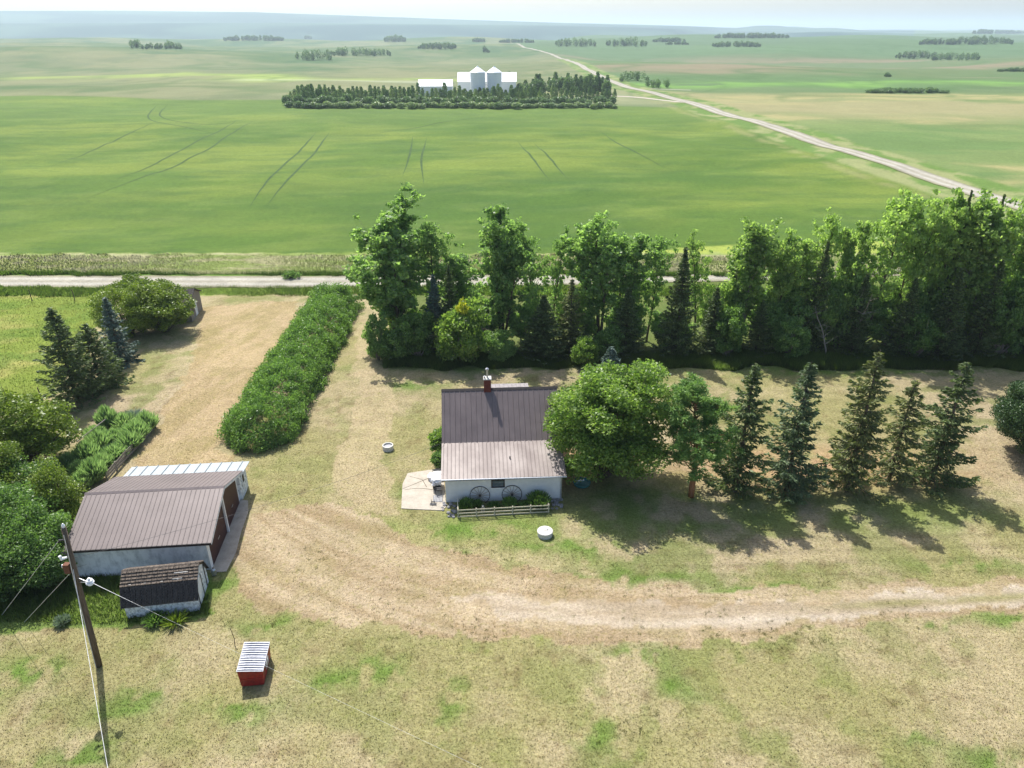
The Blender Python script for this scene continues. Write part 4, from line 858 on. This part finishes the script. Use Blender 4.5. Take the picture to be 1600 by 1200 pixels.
# old shed swallowed by bushes
p = at(301, 503); t = thing('old_shed', p, 'old grey shed almost swallowed by the big olive bush', 'shed', rz=R(8))
MB().prism([(-4.5, 0, 0), (-4.5, 5, 0), (-4.5, 5, 2.2), (-4.5, 2.5, 3.3), (-4.5, 0, 2.2)], (4.5, 0, 0)).build('wall', M['wood'], t)
for s_ in (0, 1):
    y0, y1 = (-.25, 2.5) if s_ == 0 else (5.25, 2.5); b = MB(); b.prism([(-4.7, y0, 2.14), (-4.7, y1, 3.36), (-4.7, y1, 3.44), (-4.7, y0, 2.22)], (4.95, 0, 0)); b.build('roof', M['shingle'], t)
MB().box((.003, .6, .9), (.03, 1.5, 1.8)).build('window', M['darktrim'], t); MB().box((.003, 1.9, .05), (.03, 2.8, 1.9)).build('door', M['oldpaint'], t)

# ---------------------------------------------------------------- trees
def measure(me):
    n = len(me.vertices); a = np.empty(n * 3, np.float32); me.vertices.foreach_get('co', a); a = a.reshape(-1, 3)
    return float(np.percentile(a[:, 2], 99.8)), float(np.percentile(np.abs(a[:, 0]), 96) + np.percentile(np.abs(a[:, 1]), 96))
def height_at(p, ty): return max(.5, H - p.y * math.tan(PITCH + math.atan((ty - 600) / F)))
def width_at(p, h, wpx): return wpx / F * (p.y * cp + (H - h * .55) * sp)
def sized(name, key, lib, base, ty, wpx, label, cat, group=None, barkm=None, leafm=None, h0=15.0, w0=7.0, rz=None):
    p = at(*base); h = height_at(p, ty); w_ = width_at(p, h, wpx)
    me, segs = lib[key]; t = thing(name, p, label, cat, group, random.uniform(0, 6.28) if rz is None else rz); mh, mw = measure(me); mw *= 1.2; t.scale = (w_ / mw, w_ / mw, h / mh)
    link('crown', me, leafm, t)
    k = 'trk' + str(id(segs))
    if k not in bpy.data.meshes: o_ = tubes(segs).build('trunk', barkm, t, True); o_.data.name = k
    else: o_ = bpy.data.objects.new('trunk', bpy.data.meshes[k]); col.objects.link(o_); o_.parent = t
    for c_ in [q for q in bpy.data.objects if q.parent == t and q.name.startswith('crown')]:
        c_.material_slots[0].link = 'OBJECT'; c_.material_slots[0].material = leafm
    return t
PL = {0: poplar_mesh(1, 15, 7, 2, low=.2), 1: poplar_mesh(2, 15, 7, 3, low=.25), 2: poplar_mesh(3, 15, 7, 1, dens=.85, low=.26), 3: poplar_mesh(4, 15, 7, 3, dens=.9, low=.3), 4: poplar_mesh(5, 15, 7, 4, low=.3, dens=.8), 5: poplar_mesh(6, 15, 5.5, 1, dens=.8, low=.2)}
for v in PL.values():
    v[0].materials.append(M['poplar'])
BIG = {0: poplar_mesh(21, 17, 9.5, 3, leaf=.19, dens=1.25, low=.03)}; BIG[0][0].materials.append(M['poplar'])
sized('poplar_tree', 0, BIG, (624, 531), 302, 122, 'largest broad poplar, leftmost in the tree belt behind the house', 'tree', None, M['bark'], M['poplar'], 17, 9.5, rz=.4)
ords = ['second', 'third', 'fourth', 'fifth', 'sixth', 'seventh', 'eighth', 'ninth', 'tenth', 'eleventh', 'twelfth', 'thirteenth', 'fourteenth', 'fifteenth', 'sixteenth', 'seventeenth', 'eighteenth', 'nineteenth', 'twentieth', 'twenty-first', 'twenty-second', 'twenty-third', 'twenty-fourth']
pops = [(682, 546, 348, 58, 2, 0), (722, 535, 393, 56, 0, 0), (785, 550, 328, 78, 1, 0), (838, 548, 350, 52, 5, 0), (862, 540, 352, 40, 5, 0), (935, 549, 333, 84, 3, 0), (970, 545, 362, 60, 0, 0), (1010, 545, 368, 48, 2, 0), (1085, 540, 358, 44, 5, 1),
        (1152, 545, 343, 76, 4, 1), (1200, 546, 360, 62, 3, 1), (1240, 541, 370, 58, 0, 1), (1268, 545, 334, 56, 2, 1), (1305, 542, 350, 60, 1, 1), (1346, 551, 294, 96, 2, 1), (1392, 546, 308, 62, 0, 1), (1436, 549, 300, 84, 3, 1), (1488, 546, 304, 84, 4, 1),
        (1532, 543, 316, 66, 2, 1), (1572, 541, 330, 74, 1, 1), (1612, 546, 322, 80, 3, 1), (1665, 546, 316, 80, 0, 1)]
for k, (bx_, by_, ty, wp, key, lm) in enumerate(pops):
    by_ -= 18 if bx_ < 760 else (12 if bx_ < 1100 else (5 if k % 2 else 9))
    wp *= .98 if bx_ > 1100 else 1.16
    sized('poplar_tree', key, PL, (bx_, by_), ty, wp, f'{ords[k]} poplar from the left in the tree belt behind the house', 'tree', 'poplars of the tree belt', M['palebark'] if lm else M['bark'], M['poplar2'] if lm else M['poplar'])
SP = {0: spruce_mesh(31, 10, 2.6), 1: spruce_mesh(32, 10, 2.4, nb=7, rag=.18), 2: spruce_mesh(33, 10, 2.3, step=.38, rag=.35)}
for v in SP.values(): v[0].materials.append(M['spruce'])
spr = [(682, 545, 430, 46, 1, 'spruceb'), (706, 547, 415, 44, 0, 'spruce'), (848, 556, 462, 70, 1, 'spruce'), (890, 550, 438, 52, 2, 'sprucey'), (975, 550, 450, 60, 1, 'spruce'), (1054, 554, 388, 62, 1, 'spruce'), (1108, 554, 450, 56, 0, 'spruce'), (1262, 545, 378, 46, 1, 'spruce'),
       (1180, 552, 470, 50, 0, 'spruce'), (1328, 553, 428, 52, 1, 'spruce'), (1402, 554, 436, 56, 0, 'spruce'), (1465, 556, 420, 58, 1, 'spruce'), (1522, 555, 408, 60, 0, 'spruce'), (1452, 540, 300, 34, 0, 'spruce'), (1500, 540, 306, 34, 1, 'spruce'), (1590, 553, 440, 60, 1, 'spruce')]
spr.sort(key=lambda q: q[0])
for k, (bx_, by_, ty, wp, key, lm) in enumerate(spr):
    sized('spruce_tree', key, SP, (bx_, by_), ty, wp, (f'{ords[k-1]} spruce from the left among the belt poplars' if k else 'first bluish spruce from the left among the belt poplars'), 'tree', 'spruces of the tree belt', M['bark'], M[lm], 10, 5)
# shrubs of the understorey
RS = {0: round_mesh(41, 4, 4, leaf=.12, n=7500, low=.02, lump=.6), 1: round_mesh(42, 4, 4, leaf=.12, n=7500, low=.02, lump=.7, stick=8), 2: round_mesh(43, 4, 4, leaf=.11, n=9000, low=.02, lump=.5)}
for v in RS.values(): v[0].materials.append(M['dark'])
sized('shrub', 1, RS, (722, 566), 470, 84, 'bright leafy shrub with yellow leaves standing before the tree belt', 'shrub', None, M['twig'], M['maple'], 4, 4)
tt = at(733, 548, 5.2); yl = round_mesh(44, .9, 1.0, leaf=.11, n=260, low=.0, lump=.2, stems=1)[0]; yt = link('yellow_leaves', yl, M['yellow']); yt.parent = [o_ for o_ in bpy.data.objects if o_.name.startswith('shrub')][0]; yt.location = (.2, -.5, 3.1)
sized('shrub', 0, RS, (912, 572), 526, 44, 'small bright shrub at the foot of the belt behind the house', 'shrub', None, M['twig'], M['maple'], 4, 4)
bk = [(640 + 37 * k, 536 + (k * 5) % 7, 452 + (k * 29) % 40 + (0 if k < 13 else -28), 62) for k in range(27) if k % 2 or k > 15]
und = [(592, 562, 490, 40), (622, 562, 512, 60), (655, 560, 490, 60), (780, 562, 515, 60), (945, 560, 512, 56), (1135, 558, 480, 60), (1230, 558, 495, 60), (1430, 558, 490, 66), (1560, 556, 450, 74), (1620, 556, 460, 80)]
for k, (bx_, by_, ty, wp) in enumerate(und):
    sized('shrub', k % 3, RS, (bx_, by_), ty, wp * .95, ('leftmost shrub' if k == 0 else f'{ords[k-1]} shrub from the left') + ' under the belt trees', 'shrub', 'understorey shrubs of the tree belt', M['twig'], M['dark'] if k % 3 else M['poplar'], 4, 4)
for k, (bx_, by_, ty, wp) in enumerate(bk):
    sized('young_tree', k % 3, RS, (bx_, by_), ty, wp * 1.1, 'young leafy tree, number ' + ('one two three four five six seven eight nine ten eleven twelve thirteen fourteen fifteen sixteen seventeen eighteen nineteen twenty twenty-one twenty-two twenty-three twenty-four twenty-five twenty-six twenty-seven'.split()[k]) + ' from the left at the road side of the belt', 'tree', 'young trees on the road side of the belt', M['twig'], M['poplar'] if k % 3 else M['poplar2'], 4, 4)
# dead grey limbs in the belt
for (bx_, by_, zt) in ((770, 552, 5), (1290, 556, 6), (1330, 552, 8)):
    g = np.random.default_rng(bx_); q = at(bx_, by_); segs = []
    ax = bend((0, 0, 0), (g.normal() * .2, -.1, 1), zt, 8, g, wob=.08); segs.append((ax, [.09 * (1 - i / 9) + .01 for i in range(9)]))
    for k in range(14): j = int(g.integers(2, 8)); a = g.uniform(0, 6.28); segs.append((bend(ax[j], (math.cos(a), math.sin(a), .5), g.uniform(.8, 2.0), 4, g, wob=.2), [.03, .022, .015, .01, .005]))
    tt = tubes(segs).build('dead_tree', M['twig']); tt.location = q; tag(tt, {770: 'bare dead grey trunk among the belt trees, nearest the yellow leaved shrub', 1290: 'bare dead trunk in the belt, left of the tall right hand poplar', 1330: 'tallest bare dead trunk beside the tall right hand poplar'}[bx_], 'dead tree')
# foreground row: maple, pine, five spruces
def own(name, fn, base, ty, wpx, leafm, barkm, label, cat='tree', group=None, rz=0.0):
    p = at(*base); h = height_at(p, ty); w_ = width_at(p, h, wpx); ms = fn(h, w_); mh, mw = measure(ms[0]); mw *= 1.2; t = plant_tree(name, ms, leafm, barkm, p, label, cat, group, rz); t.scale = (w_ / mw, w_ / mw, h / mh); return t
own('maple_tree', lambda h, w_: round_mesh(50, w_, h * 1.03, w_ * .85, leaf=.105, n=60000, low=.03, lump=1.0, shell=.35, stick=12), (944, 742), 571, 184, M['maple'], M['bark'], 'broad round bright green tree overhanging the right end of the house')
own('pine_tree', lambda h, w_: pine_mesh(51, h, w_ * .5), (1080, 776), 600, 112, M['pine'], M['pinebark'], 'bushy pine with orange bark between the round tree and the spruces')
own('blue_spruce', lambda h, w_: spruce_mesh(52, h, w_ * .5, step=.26, nb=7, rag=.15, dens=1.3), (951, 606), 543, 50, M['spruceb'], M['bark'], 'small blue spruce peeking over the round tree behind the house')
row = [((1148, 768), 572, 92, 'spruce', 61, .0, 'leftmost of the five ragged spruces in the front row'), ((1228, 766), 570, 98, 'sprucem', 62, .05, 'greyish ragged spruce, second in the front row of five'), ((1322, 767), 553, 98, 'sprucey', 63, .02, 'tallest olive spruce, middle of the front row of five'),
       ((1388, 752), 596, 68, 'sprucey', 64, .08, 'thin sparse spruce, fourth and smallest in the front row'), ((1456, 751), 568, 100, 'spruce', 65, .02, 'broad ragged spruce, rightmost of the front row of five')]
for bs, ty, wp, lm, sd, dr, lab in row:
    own('spruce_tree', lambda h, w_: spruce_mesh(sd, h, w_ * .53, step=.44, nb=6, rag=.42, low=.09, power=.66, droop=dr + .07, topw=.22, dens=1.25 if sd != 64 else .9), bs, ty, wp, M[lm], M['bark'], lab, 'tree', 'row of spruces on the lawn', rz=sd)
# right edge round juniper
own('juniper_bush', lambda h, w_: round_mesh(70, w_, h, w_, leaf=.065, n=70000, low=.0, lump=.9, shell=.7, rough=.2), (1604, 708), 602, 130, M['juniper'], M['bark'], 'dense dark round bush cut by the right edge', 'bush')
# left group
own('spruce_tree', lambda h, w_: spruce_mesh(75, h, w_ * .5, rag=.3, low=.08, power=.7, topw=.2), (122, 628), 483, 84, M['spruce'], M['bark'], 'tall dark spruce, nearest of the three beside the paddock', 'tree', 'spruces beside the paddock')
own('spruce_tree', lambda h, w_: spruce_mesh(76, h, w_ * .5, rag=.25, low=.03, power=.7, topw=.3), (160, 606), 508, 76, M['spruce'], M['bark'], 'broad bushy spruce, middle of the three beside the paddock', 'tree', 'spruces beside the paddock')
own('spruce_tree', lambda h, w_: spruce_mesh(77, h, w_ * .5, rag=.2, low=.03), (190, 566), 466, 58, M['spruceb'], M['bark'], 'bluish spruce, farthest of the three beside the paddock', 'tree', 'spruces beside the paddock')
own('bush', lambda h, w_: round_mesh(78, w_, h, w_ * .9, leaf=.10, n=20000, low=.0, lump=.8, shell=.6), (205, 524), 446, 104, M['olive'], M['bark'], 'left lobe of the big olive bushes beside the old shed', 'bush', 'olive bushes by the old shed')
own('bush', lambda h, w_: round_mesh(79, w_, h, w_ * .8, leaf=.10, n=20000, low=.0, lump=.8, shell=.6), (258, 518), 446, 98, M['olive'], M['bark'], 'right olive bush leaning on the old shed', 'bush', 'olive bushes by the old shed')
own('bush', lambda h, w_: round_mesh(80, w_, h, w_ * .8, leaf=.10, n=15000, low=.0, lump=.7, shell=.6), (226, 492), 432, 80, M['olive'], M['bark'], 'rearmost olive bush nearest the gravel road', 'bush', 'olive bushes by the old shed')
own('shrub', lambda h, w_: round_mesh(83, w_, h, w_ * .8, leaf=.10, n=20000, low=.0, lump=.7, shell=.5, stick=22), (48, 728), 614, 150, M['olive'], M['bark'], 'large olive green shrub with bare twigs at the left edge', 'shrub')
LT = [((-25, 806), 684, 140, 'olive', 'yellowish tree at the left edge behind the dark trees'), ((64, 800), 722, 112, 'dark', 'leafy green tree behind the garage end, nearest the weeds'), ((104, 826), 722, 72, 'olive', 'small yellow green tree touching the garage roof corner'),
      ((18, 870), 766, 140, 'dark', 'dark broad tree left of the garage'), ((78, 884), 792, 96, 'dark', 'dark tree between garage end and utility pole'), ((10, 922), 838, 120, 'dark', 'dark low tree above the lower guy wire'), ((74, 918), 850, 84, 'dark', 'shaded bush just left of the utility pole'), ((-50, 925), 800, 130, 'hedge', 'dark tree cut by the left edge')]
for k, (bs, ty, wp, lm, lab) in enumerate(LT):
    own('leafy_tree', lambda h, w_: round_mesh(100 + k, w_, h, w_ * .8, leaf=.075, n=int(1900 * w_ * max(h, 2.5) / 2.4), low=.0, lump=.8, shell=.5, stick=3), bs, ty, wp, M[lm], M['bark'], lab, 'tree', 'trees left of the garage')
spiky('silver_plant', at(98, 975), .7, .55, 420, M['silver'], 95, 'pale silvery sagebrush plant left of the utility pole', 'plant')
spiky('silver_plant', at(205, 662), 1.4, 1.6, 700, M['silver'], 96, 'silvery plants at the top of the green weed patch', 'plant')
g = np.random.default_rng(97); wp_ = [(232, 672), (215, 685), (195, 668), (180, 690), (205, 700), (170, 668), (158, 700), (180, 716), (150, 685), (140, 720), (160, 730), (128, 742), (110, 730), (150, 752), (132, 762)]
pos = ['beside the top plank fence post', 'behind the upper planks', 'at the top edge of the patch', 'in the middle of the patch', 'beside the middle planks', 'at the top left of the patch', 'left of the patch centre', 'beside the lower planks', 'under the leaning pole', 'beside the pale board', 'above the lowest planks', 'at the lower left', 'nearest the olive shrub', 'nearest the garage corner', 'behind the garage roof corner']
for k, (a_, b_) in enumerate(wp_):
    spiky('feathery_plant', at(a_, b_), g.uniform(1.5, 2.7), g.uniform(.9, 1.3), 900, M['feather'], 200 + k, 'feathery bright green weed clump ' + pos[k], 'plant', 'feathery weeds behind the garage')
# hedge
def hedge():
    g = np.random.default_rng(300); A, B = np.array(at(398, 698)), np.array(at(526, 476)); L = np.linalg.norm(B - A); d = (B - A) / L; nn = np.array([-d[1], d[0], 0]); C = []; segs = []
    for k in range(1000):
        s_ = g.uniform(-.02, 1.02) * L; a = g.uniform(-.15, math.pi + .15); wv = 3.5 * (1 + .05 * math.sin(s_ * .6) + .04 * math.sin(s_ * 1.7 + 1)); hv = 3.2 * (1 + .05 * math.sin(s_ * .7 + 2) + .04 * math.sin(s_ * 2.3) + .1 * g.normal() * .6)
        e_ = min(1, .55 + min(s_, L - s_) / 3.0) if min(s_, L - s_) < 1.5 else 1; rr = g.uniform(.86, 1.03) * e_
        c = A + d * s_ + nn * math.cos(a) * (wv - .5) * rr; c[2] = max(.25, math.sin(a) * (hv - .4) * rr + .1)
        C.append(clump(c, g.uniform(.45, .8), int(g.uniform(80, 140)), g, .8))
        if k % 30 == 0: segs.append(([A + d * s_ + nn * math.cos(a) * .3, (A + d * s_) * .4 + c * .6, c], [.05, .03, .01]))
    C = np.concatenate(C); C[:, 2] = np.abs(C[:, 2]) + .03; o0 = A.copy(); C -= o0; segs = [([np.array(q) - o0 for q in s_], r_) for s_, r_ in segs]
    V, Fc = cards(C, g.uniform(.07, .13, len(C)), .055, g=g, D=np.tile([0, 0, .6], (len(C), 1)) + g.normal(size=(len(C), 3)) * .5)
    t = thing('hedge', Vector(o0), 'long dense green hedge running diagonally from garage to the gravel road', 'hedge'); link('foliage', npmesh('foliage', V, Fc), M['hedge'], t); tag(tubes(segs).build('stem_thicket', M['bark'], t), kind='stuff')
hedge()
bushy('bush', (455, 434), 2.6, 1.0, M['dark'], 310, 'small lone green bush on the far side of the gravel road', 'bush', leaf=.10, n=1500, lump=.4)
for k in range(9): rock(at(630 + 14 * k, 568 + (k * 7) % 5), .10, 'small pale stone at the foot of the belt grass', 'stones at the belt edge') if k < 4 else None

# ---------------------------------------------------------------- distant farmstead
def small_round(seed, n, leaf, w_=4.4, h=5.0):
    g = np.random.default_rng(seed); q = unit(g.normal(size=(n, 3))) * (g.random((n, 1)) ** .35); C = q * np.array([w_ / 2, w_ / 2, h / 2]) * (1 + .22 * (fbm(q[:, :1] * 3 + seed, q[:, 2:] * 3, seed, 2) - .5) * 2) + np.array([0, 0, h / 2]); C[:, 2] = np.maximum(C[:, 2], .1)
    V, Fc = cards(C, g.uniform(.7, 1.3, n) * leaf, leaf * .7, g=g); return npmesh('far_crown', V, Fc)
def small_spire(seed, n, leaf, w_=3.4, h=9.0):
    g = np.random.default_rng(seed); t = g.random(n) ** 1.1; a = g.uniform(0, 6.28, n); rr = w_ / 2 * np.sin(np.clip(t * 2.4 + .35, 0, math.pi)) ** .7 * np.sqrt(g.random(n)) * (1 - .4 * t)
    C = np.stack([np.cos(a) * rr, np.sin(a) * rr, .3 + t * h], 1); V, Fc = cards(C, g.uniform(.7, 1.3, n) * leaf, leaf * .6, D=np.tile([0, 0, 1.0], (n, 1)), g=g); return npmesh('far_crown', V, Fc)
FR = [small_round(400 + k, 620, .36) for k in range(4)]; FSp = [small_spire(410 + k, 520, .38) for k in range(4)]
for m_ in FR: m_.materials.append(M['farleaf'])
for m_ in FSp: m_.materials.append(M['farleaf'])
g = np.random.default_rng(420)
trk = MB().tube([(0, 0, 0), (0, 0, 3)], [.14, .08], 5).build('trunk', M['bark']); trkme = trk.data; bpy.data.objects.remove(trk)
def fart(name, lib, px, py, s, sz, lm, label, grp):
    p = far(px, py); o_ = bpy.data.objects.new(name, lib[int(g.integers(len(lib)))]); col.objects.link(o_); o_.location = p - Vector((0, 0, .15)); o_.scale = (s, s, sz); o_.rotation_euler = (0, 0, g.uniform(0, 6.28))
    o_.material_slots[0].link = 'OBJECT'; o_.material_slots[0].material = M[lm]; tag(o_, label, 'tree' if name != 'bush' else 'bush', grp)
    c_ = bpy.data.objects.new('trunk', trkme); col.objects.link(c_); c_.parent = o_
x = 452.0
while x < 962:
    s_ = g.uniform(.55, 1.0); fart('bush', FR, x, 169.0 + g.normal() * .7, s_, s_ * .62, 'farlight' if g.random() < .7 else 'farleaf', 'low round bush in the front row of the distant shelterbelt', 'front row of the distant shelterbelt'); x += g.uniform(5, 10)
x = 449.0
while x < 962:
    s_ = g.uniform(.75, 1.15); fart('leafy_tree', FR, x, 163.5 + g.normal() * .7, s_, s_ * g.uniform(.55, .9), 'farleaf', 'round dark tree in the second row of the distant shelterbelt', 'second row of the distant shelterbelt'); x += g.uniform(7, 12)
x = 455.0
while x < 962:
    s_ = g.uniform(.75, 1.1); fart('spire_tree', FSp, x, 158.0 + g.normal() * .8, s_, s_ * g.uniform(.50, .85), 'farleaf' if g.random() < .6 else 'farlight', 'narrow spired tree in the third row of the distant shelterbelt', 'third row of the distant shelterbelt'); x += g.uniform(4.6, 8.6)
x = 462.0
while x < 850:
    if not (650 < x < 700): s_ = g.uniform(.8, 1.1); fart('spire_tree', FSp, x, 153.0 + g.normal() * .6, s_, s_ * g.uniform(.42, .65), 'farleaf', 'narrow spired tree in the rear row of the distant shelterbelt', 'rear row of the distant shelterbelt')
    x += g.uniform(5, 9)
for k in range(38):
    x = g.uniform(812, 950); s_ = g.uniform(.9, 1.4); fart('leafy_tree', FR if k % 2 else FSp, x, 148 - 6 * g.random() + (x < 830) * 4, s_, s_ * (1.3 if k % 2 else .8) * (.75 + .25 * min(1, (x - 805) / 60)), 'farleaf', 'tall tree in the clump right of the distant grain bins', 'clump right of the grain bins')
for k in range(6): fart('leafy_tree', FR, 768 + k * 5.5, 128, 1.1, 1.35, 'farleaf', 'dark tree behind the distant white barn', 'trees behind the white barn')
def bin_(px, py, label):
    t = thing('grain_bin', far(px, py), label, 'grain bin', 'grain bins of the distant farmstead'); r_, h_ = 3.75, 11.3; b = MB(); N = 28
    vs = []; n = 22
    for i_ in range(n + 1):
        rr = r_ + (.06 if i_ % 2 else 0); vs += [(rr * math.cos(k / N * 6.2832), rr * math.sin(k / N * 6.2832), h_ * i_ / n) for k in range(N)]
    b.add(vs, [(i_ * N + k, i_ * N + (k + 1) % N, (i_ + 1) * N + (k + 1) % N, (i_ + 1) * N + k) for i_ in range(n) for k in range(N)]); b.build('wall', M['galv2'], t)
    b = MB(); b.tube([(0, 0, h_ + .02), (0, 0, h_ + 2.5), (0, 0, h_ + 2.52), (0, 0, h_ + 2.9)], [r_ + .22, .45, .5, .4], 28); b.build('roof', M['white'], t)
M['galv2'] = mat('pale_galvanised', (.80, .82, .84), .6, .4, .0, var=.05)
bin_(747, 150.5, 'left of two tall white grain bins with conical roofs'); bin_(772.5, 150.5, 'right of two tall white grain bins with conical roofs')
def barn(px, py, L, dp, he, hr, label, rz=0.0):
    t = thing('barn', far(px, py), label, 'barn', None, rz); MB().prism([(-L / 2, 0, 0), (-L / 2, dp, 0), (-L / 2, dp, he), (-L / 2, dp / 2, hr), (-L / 2, 0, he)], (L, 0, 0)).build('wall', M['galv2'], t)
    ribbed((-L / 2 - .3, -.3, he - .05), (L + .6, 0, 0), (0, dp / 2 + .3, hr - he + .1), 1.2, .05, .08).build('roof', M['white'], t); ribbed((-L / 2 - .3, dp + .3, he - .05), (L + .6, 0, 0), (0, -dp / 2 - .3, hr - he + .1), 1.2, .05, .08).build('roof', M['white'], t)
    MB().box((-2, -.06, 0), (2, -.003, he * .8)).build('door', M['galv'], t)
barn(680.5, 150, 17, 9, 4.6, 7.4, 'smaller distant barn with white metal roof'); barn(761, 146, 31, 14, 5.8, 10.0, 'long distant barn with white metal roof behind the grain bins')
for k, (a_, b_) in enumerate(((889, 141), (900, 142.5))):
    t = thing('farm_trailer', far(a_, b_), ('left' if k == 0 else 'right') + ' small white trailer parked beside the distant tree clump', 'trailer', 'white trailers by the tree clump'); MB().box((-2.2, -1, .7), (2.2, 1, 2.3)).build('body', M['white'], t)
    for x in (-1.2, 1.2): MB().tube([(x, -1.05, .4), (x, -.85, .4)], .4, 10).build('wheel', M['black'], t)

# ---------------------------------------------------------------- far groves, each one mass of trees
def grove(x0, x1, py, hpx, label, dens=1.0, m='farleaf', depth=3):
    g = np.random.default_rng(int(x0 * 7 + py * 13)); Cs = []; n = max(3, int((x1 - x0) / max(3.0, hpx * .55) * depth * dens)); o0 = far((x0 + x1) / 2, py)
    dist = max(o0.y, 100); ph = dist / F * 1.02; hm = hpx * ph; sc_ = ph * 1.1
    for k in range(n):
        px = g.uniform(x0, x1); e_ = min(1, .55 + 2.2 * min(px - x0, x1 - px) / (x1 - x0)); p = far(px, py - g.random() * min(4, hpx * .2)); hh = hm * g.uniform(.6, 1.02) * e_; ww = max(hh * .65, 3)
        m_ = 130; q = unit(g.normal(size=(m_, 3))) * (g.random((m_, 1)) ** .35); Cs.append(np.array(p) + q * np.array([ww / 2, ww / 2, hh / 2]) + np.array([0, 0, hh / 2]))
    C = np.concatenate(Cs) - np.array(o0); V, Fc = cards(C, g.uniform(.6, 1.2, len(C)) * sc_ * .8, sc_ * .5, g=g)
    o_ = link('grove', npmesh('grove', V, Fc), M[m]); o_.location = o0; tag(o_, label, 'grove', kind='stuff')
for a in ((462, 520, 95, 16, 'tall grove on the left, nearest the shelterbelt'), (508, 612, 88, 12, 'long tapering grove behind the tall left grove'), (196, 222, 76, 12, 'small grove at the upper left'), (222, 285, 77, 8, 'thin scrub line right of the small upper left grove'), (256, 285, 76, 12, 'small grove on the upper left ridge'),
          (348, 444, 64, 7, 'flat wood on the ridge at the upper left'), (476, 488, 61, 5, 'tiny grove on the ridge'), (600, 634, 66, 9, 'small grove with one round tree on the ridge'), (651, 714, 77, 9, 'low grove in the middle distance'), (754, 764, 83, 9, 'single round tree standing alone in the far field'),
          (738, 758, 66, 6, 'small ridge grove left of the road'), (780, 835, 67, 5, 'scrub where the road meets the ridge'), (866, 931, 73, 12, 'dense dark grove right of the road top'), (948, 1010, 73, 12, 'second dense grove right of the road top'), (1020, 1070, 66, 6, 'low grove on the ridge right of centre'), (1110, 1188, 74, 8, 'wide flat grove right of centre'),
          (1115, 1232, 60, 7, 'long grove on the right ridge'), (1435, 1500, 70, 8, 'scattered grove at the far right'), (1480, 1582, 70, 11, 'wide grove at the far right'), (1520, 1600, 53, 5, 'wood on the horizon at the right edge'),
          (1398, 1470, 92, 11, 'left half of the long grove on the right'), (1455, 1532, 95, 12, 'right half of the long grove on the right'), (970, 1012, 128, 16, 'willow scrub right of the gravel road'), (1008, 1048, 138, 15, 'grey willow bush beside the road bend'), (1355, 1480, 146, 8, 'reed and willow fringe of the right slough'), (1380, 1390, 120, 5, 'dark spot of scrub in the tan field'), (1040, 1075, 70, 4, 'low scrub behind the second dense grove'), (1560, 1640, 112, 5, 'low scrub at the right edge')):
    grove(*a)

# ---------------------------------------------------------------- haze
hz = MB().box((-27500, -150, -110), (27500, 26600, 180)).build('haze', None)
hm_ = bpy.data.materials.new('haze'); hm_.use_nodes = True; t = hm_.node_tree; t.nodes.clear()
o_ = t.nodes.new('ShaderNodeOutputMaterial'); v_ = t.nodes.new('ShaderNodeVolumePrincipled'); v_.inputs['Color'].default_value = (.76, .93, 1.0, 1); v_.inputs['Density'].default_value = .00014; v_.inputs['Anisotropy'].default_value = .25
t.links.new(v_.outputs[0], o_.inputs['Volume']); hz.data.materials.append(hm_); tag(hz, kind='stuff')
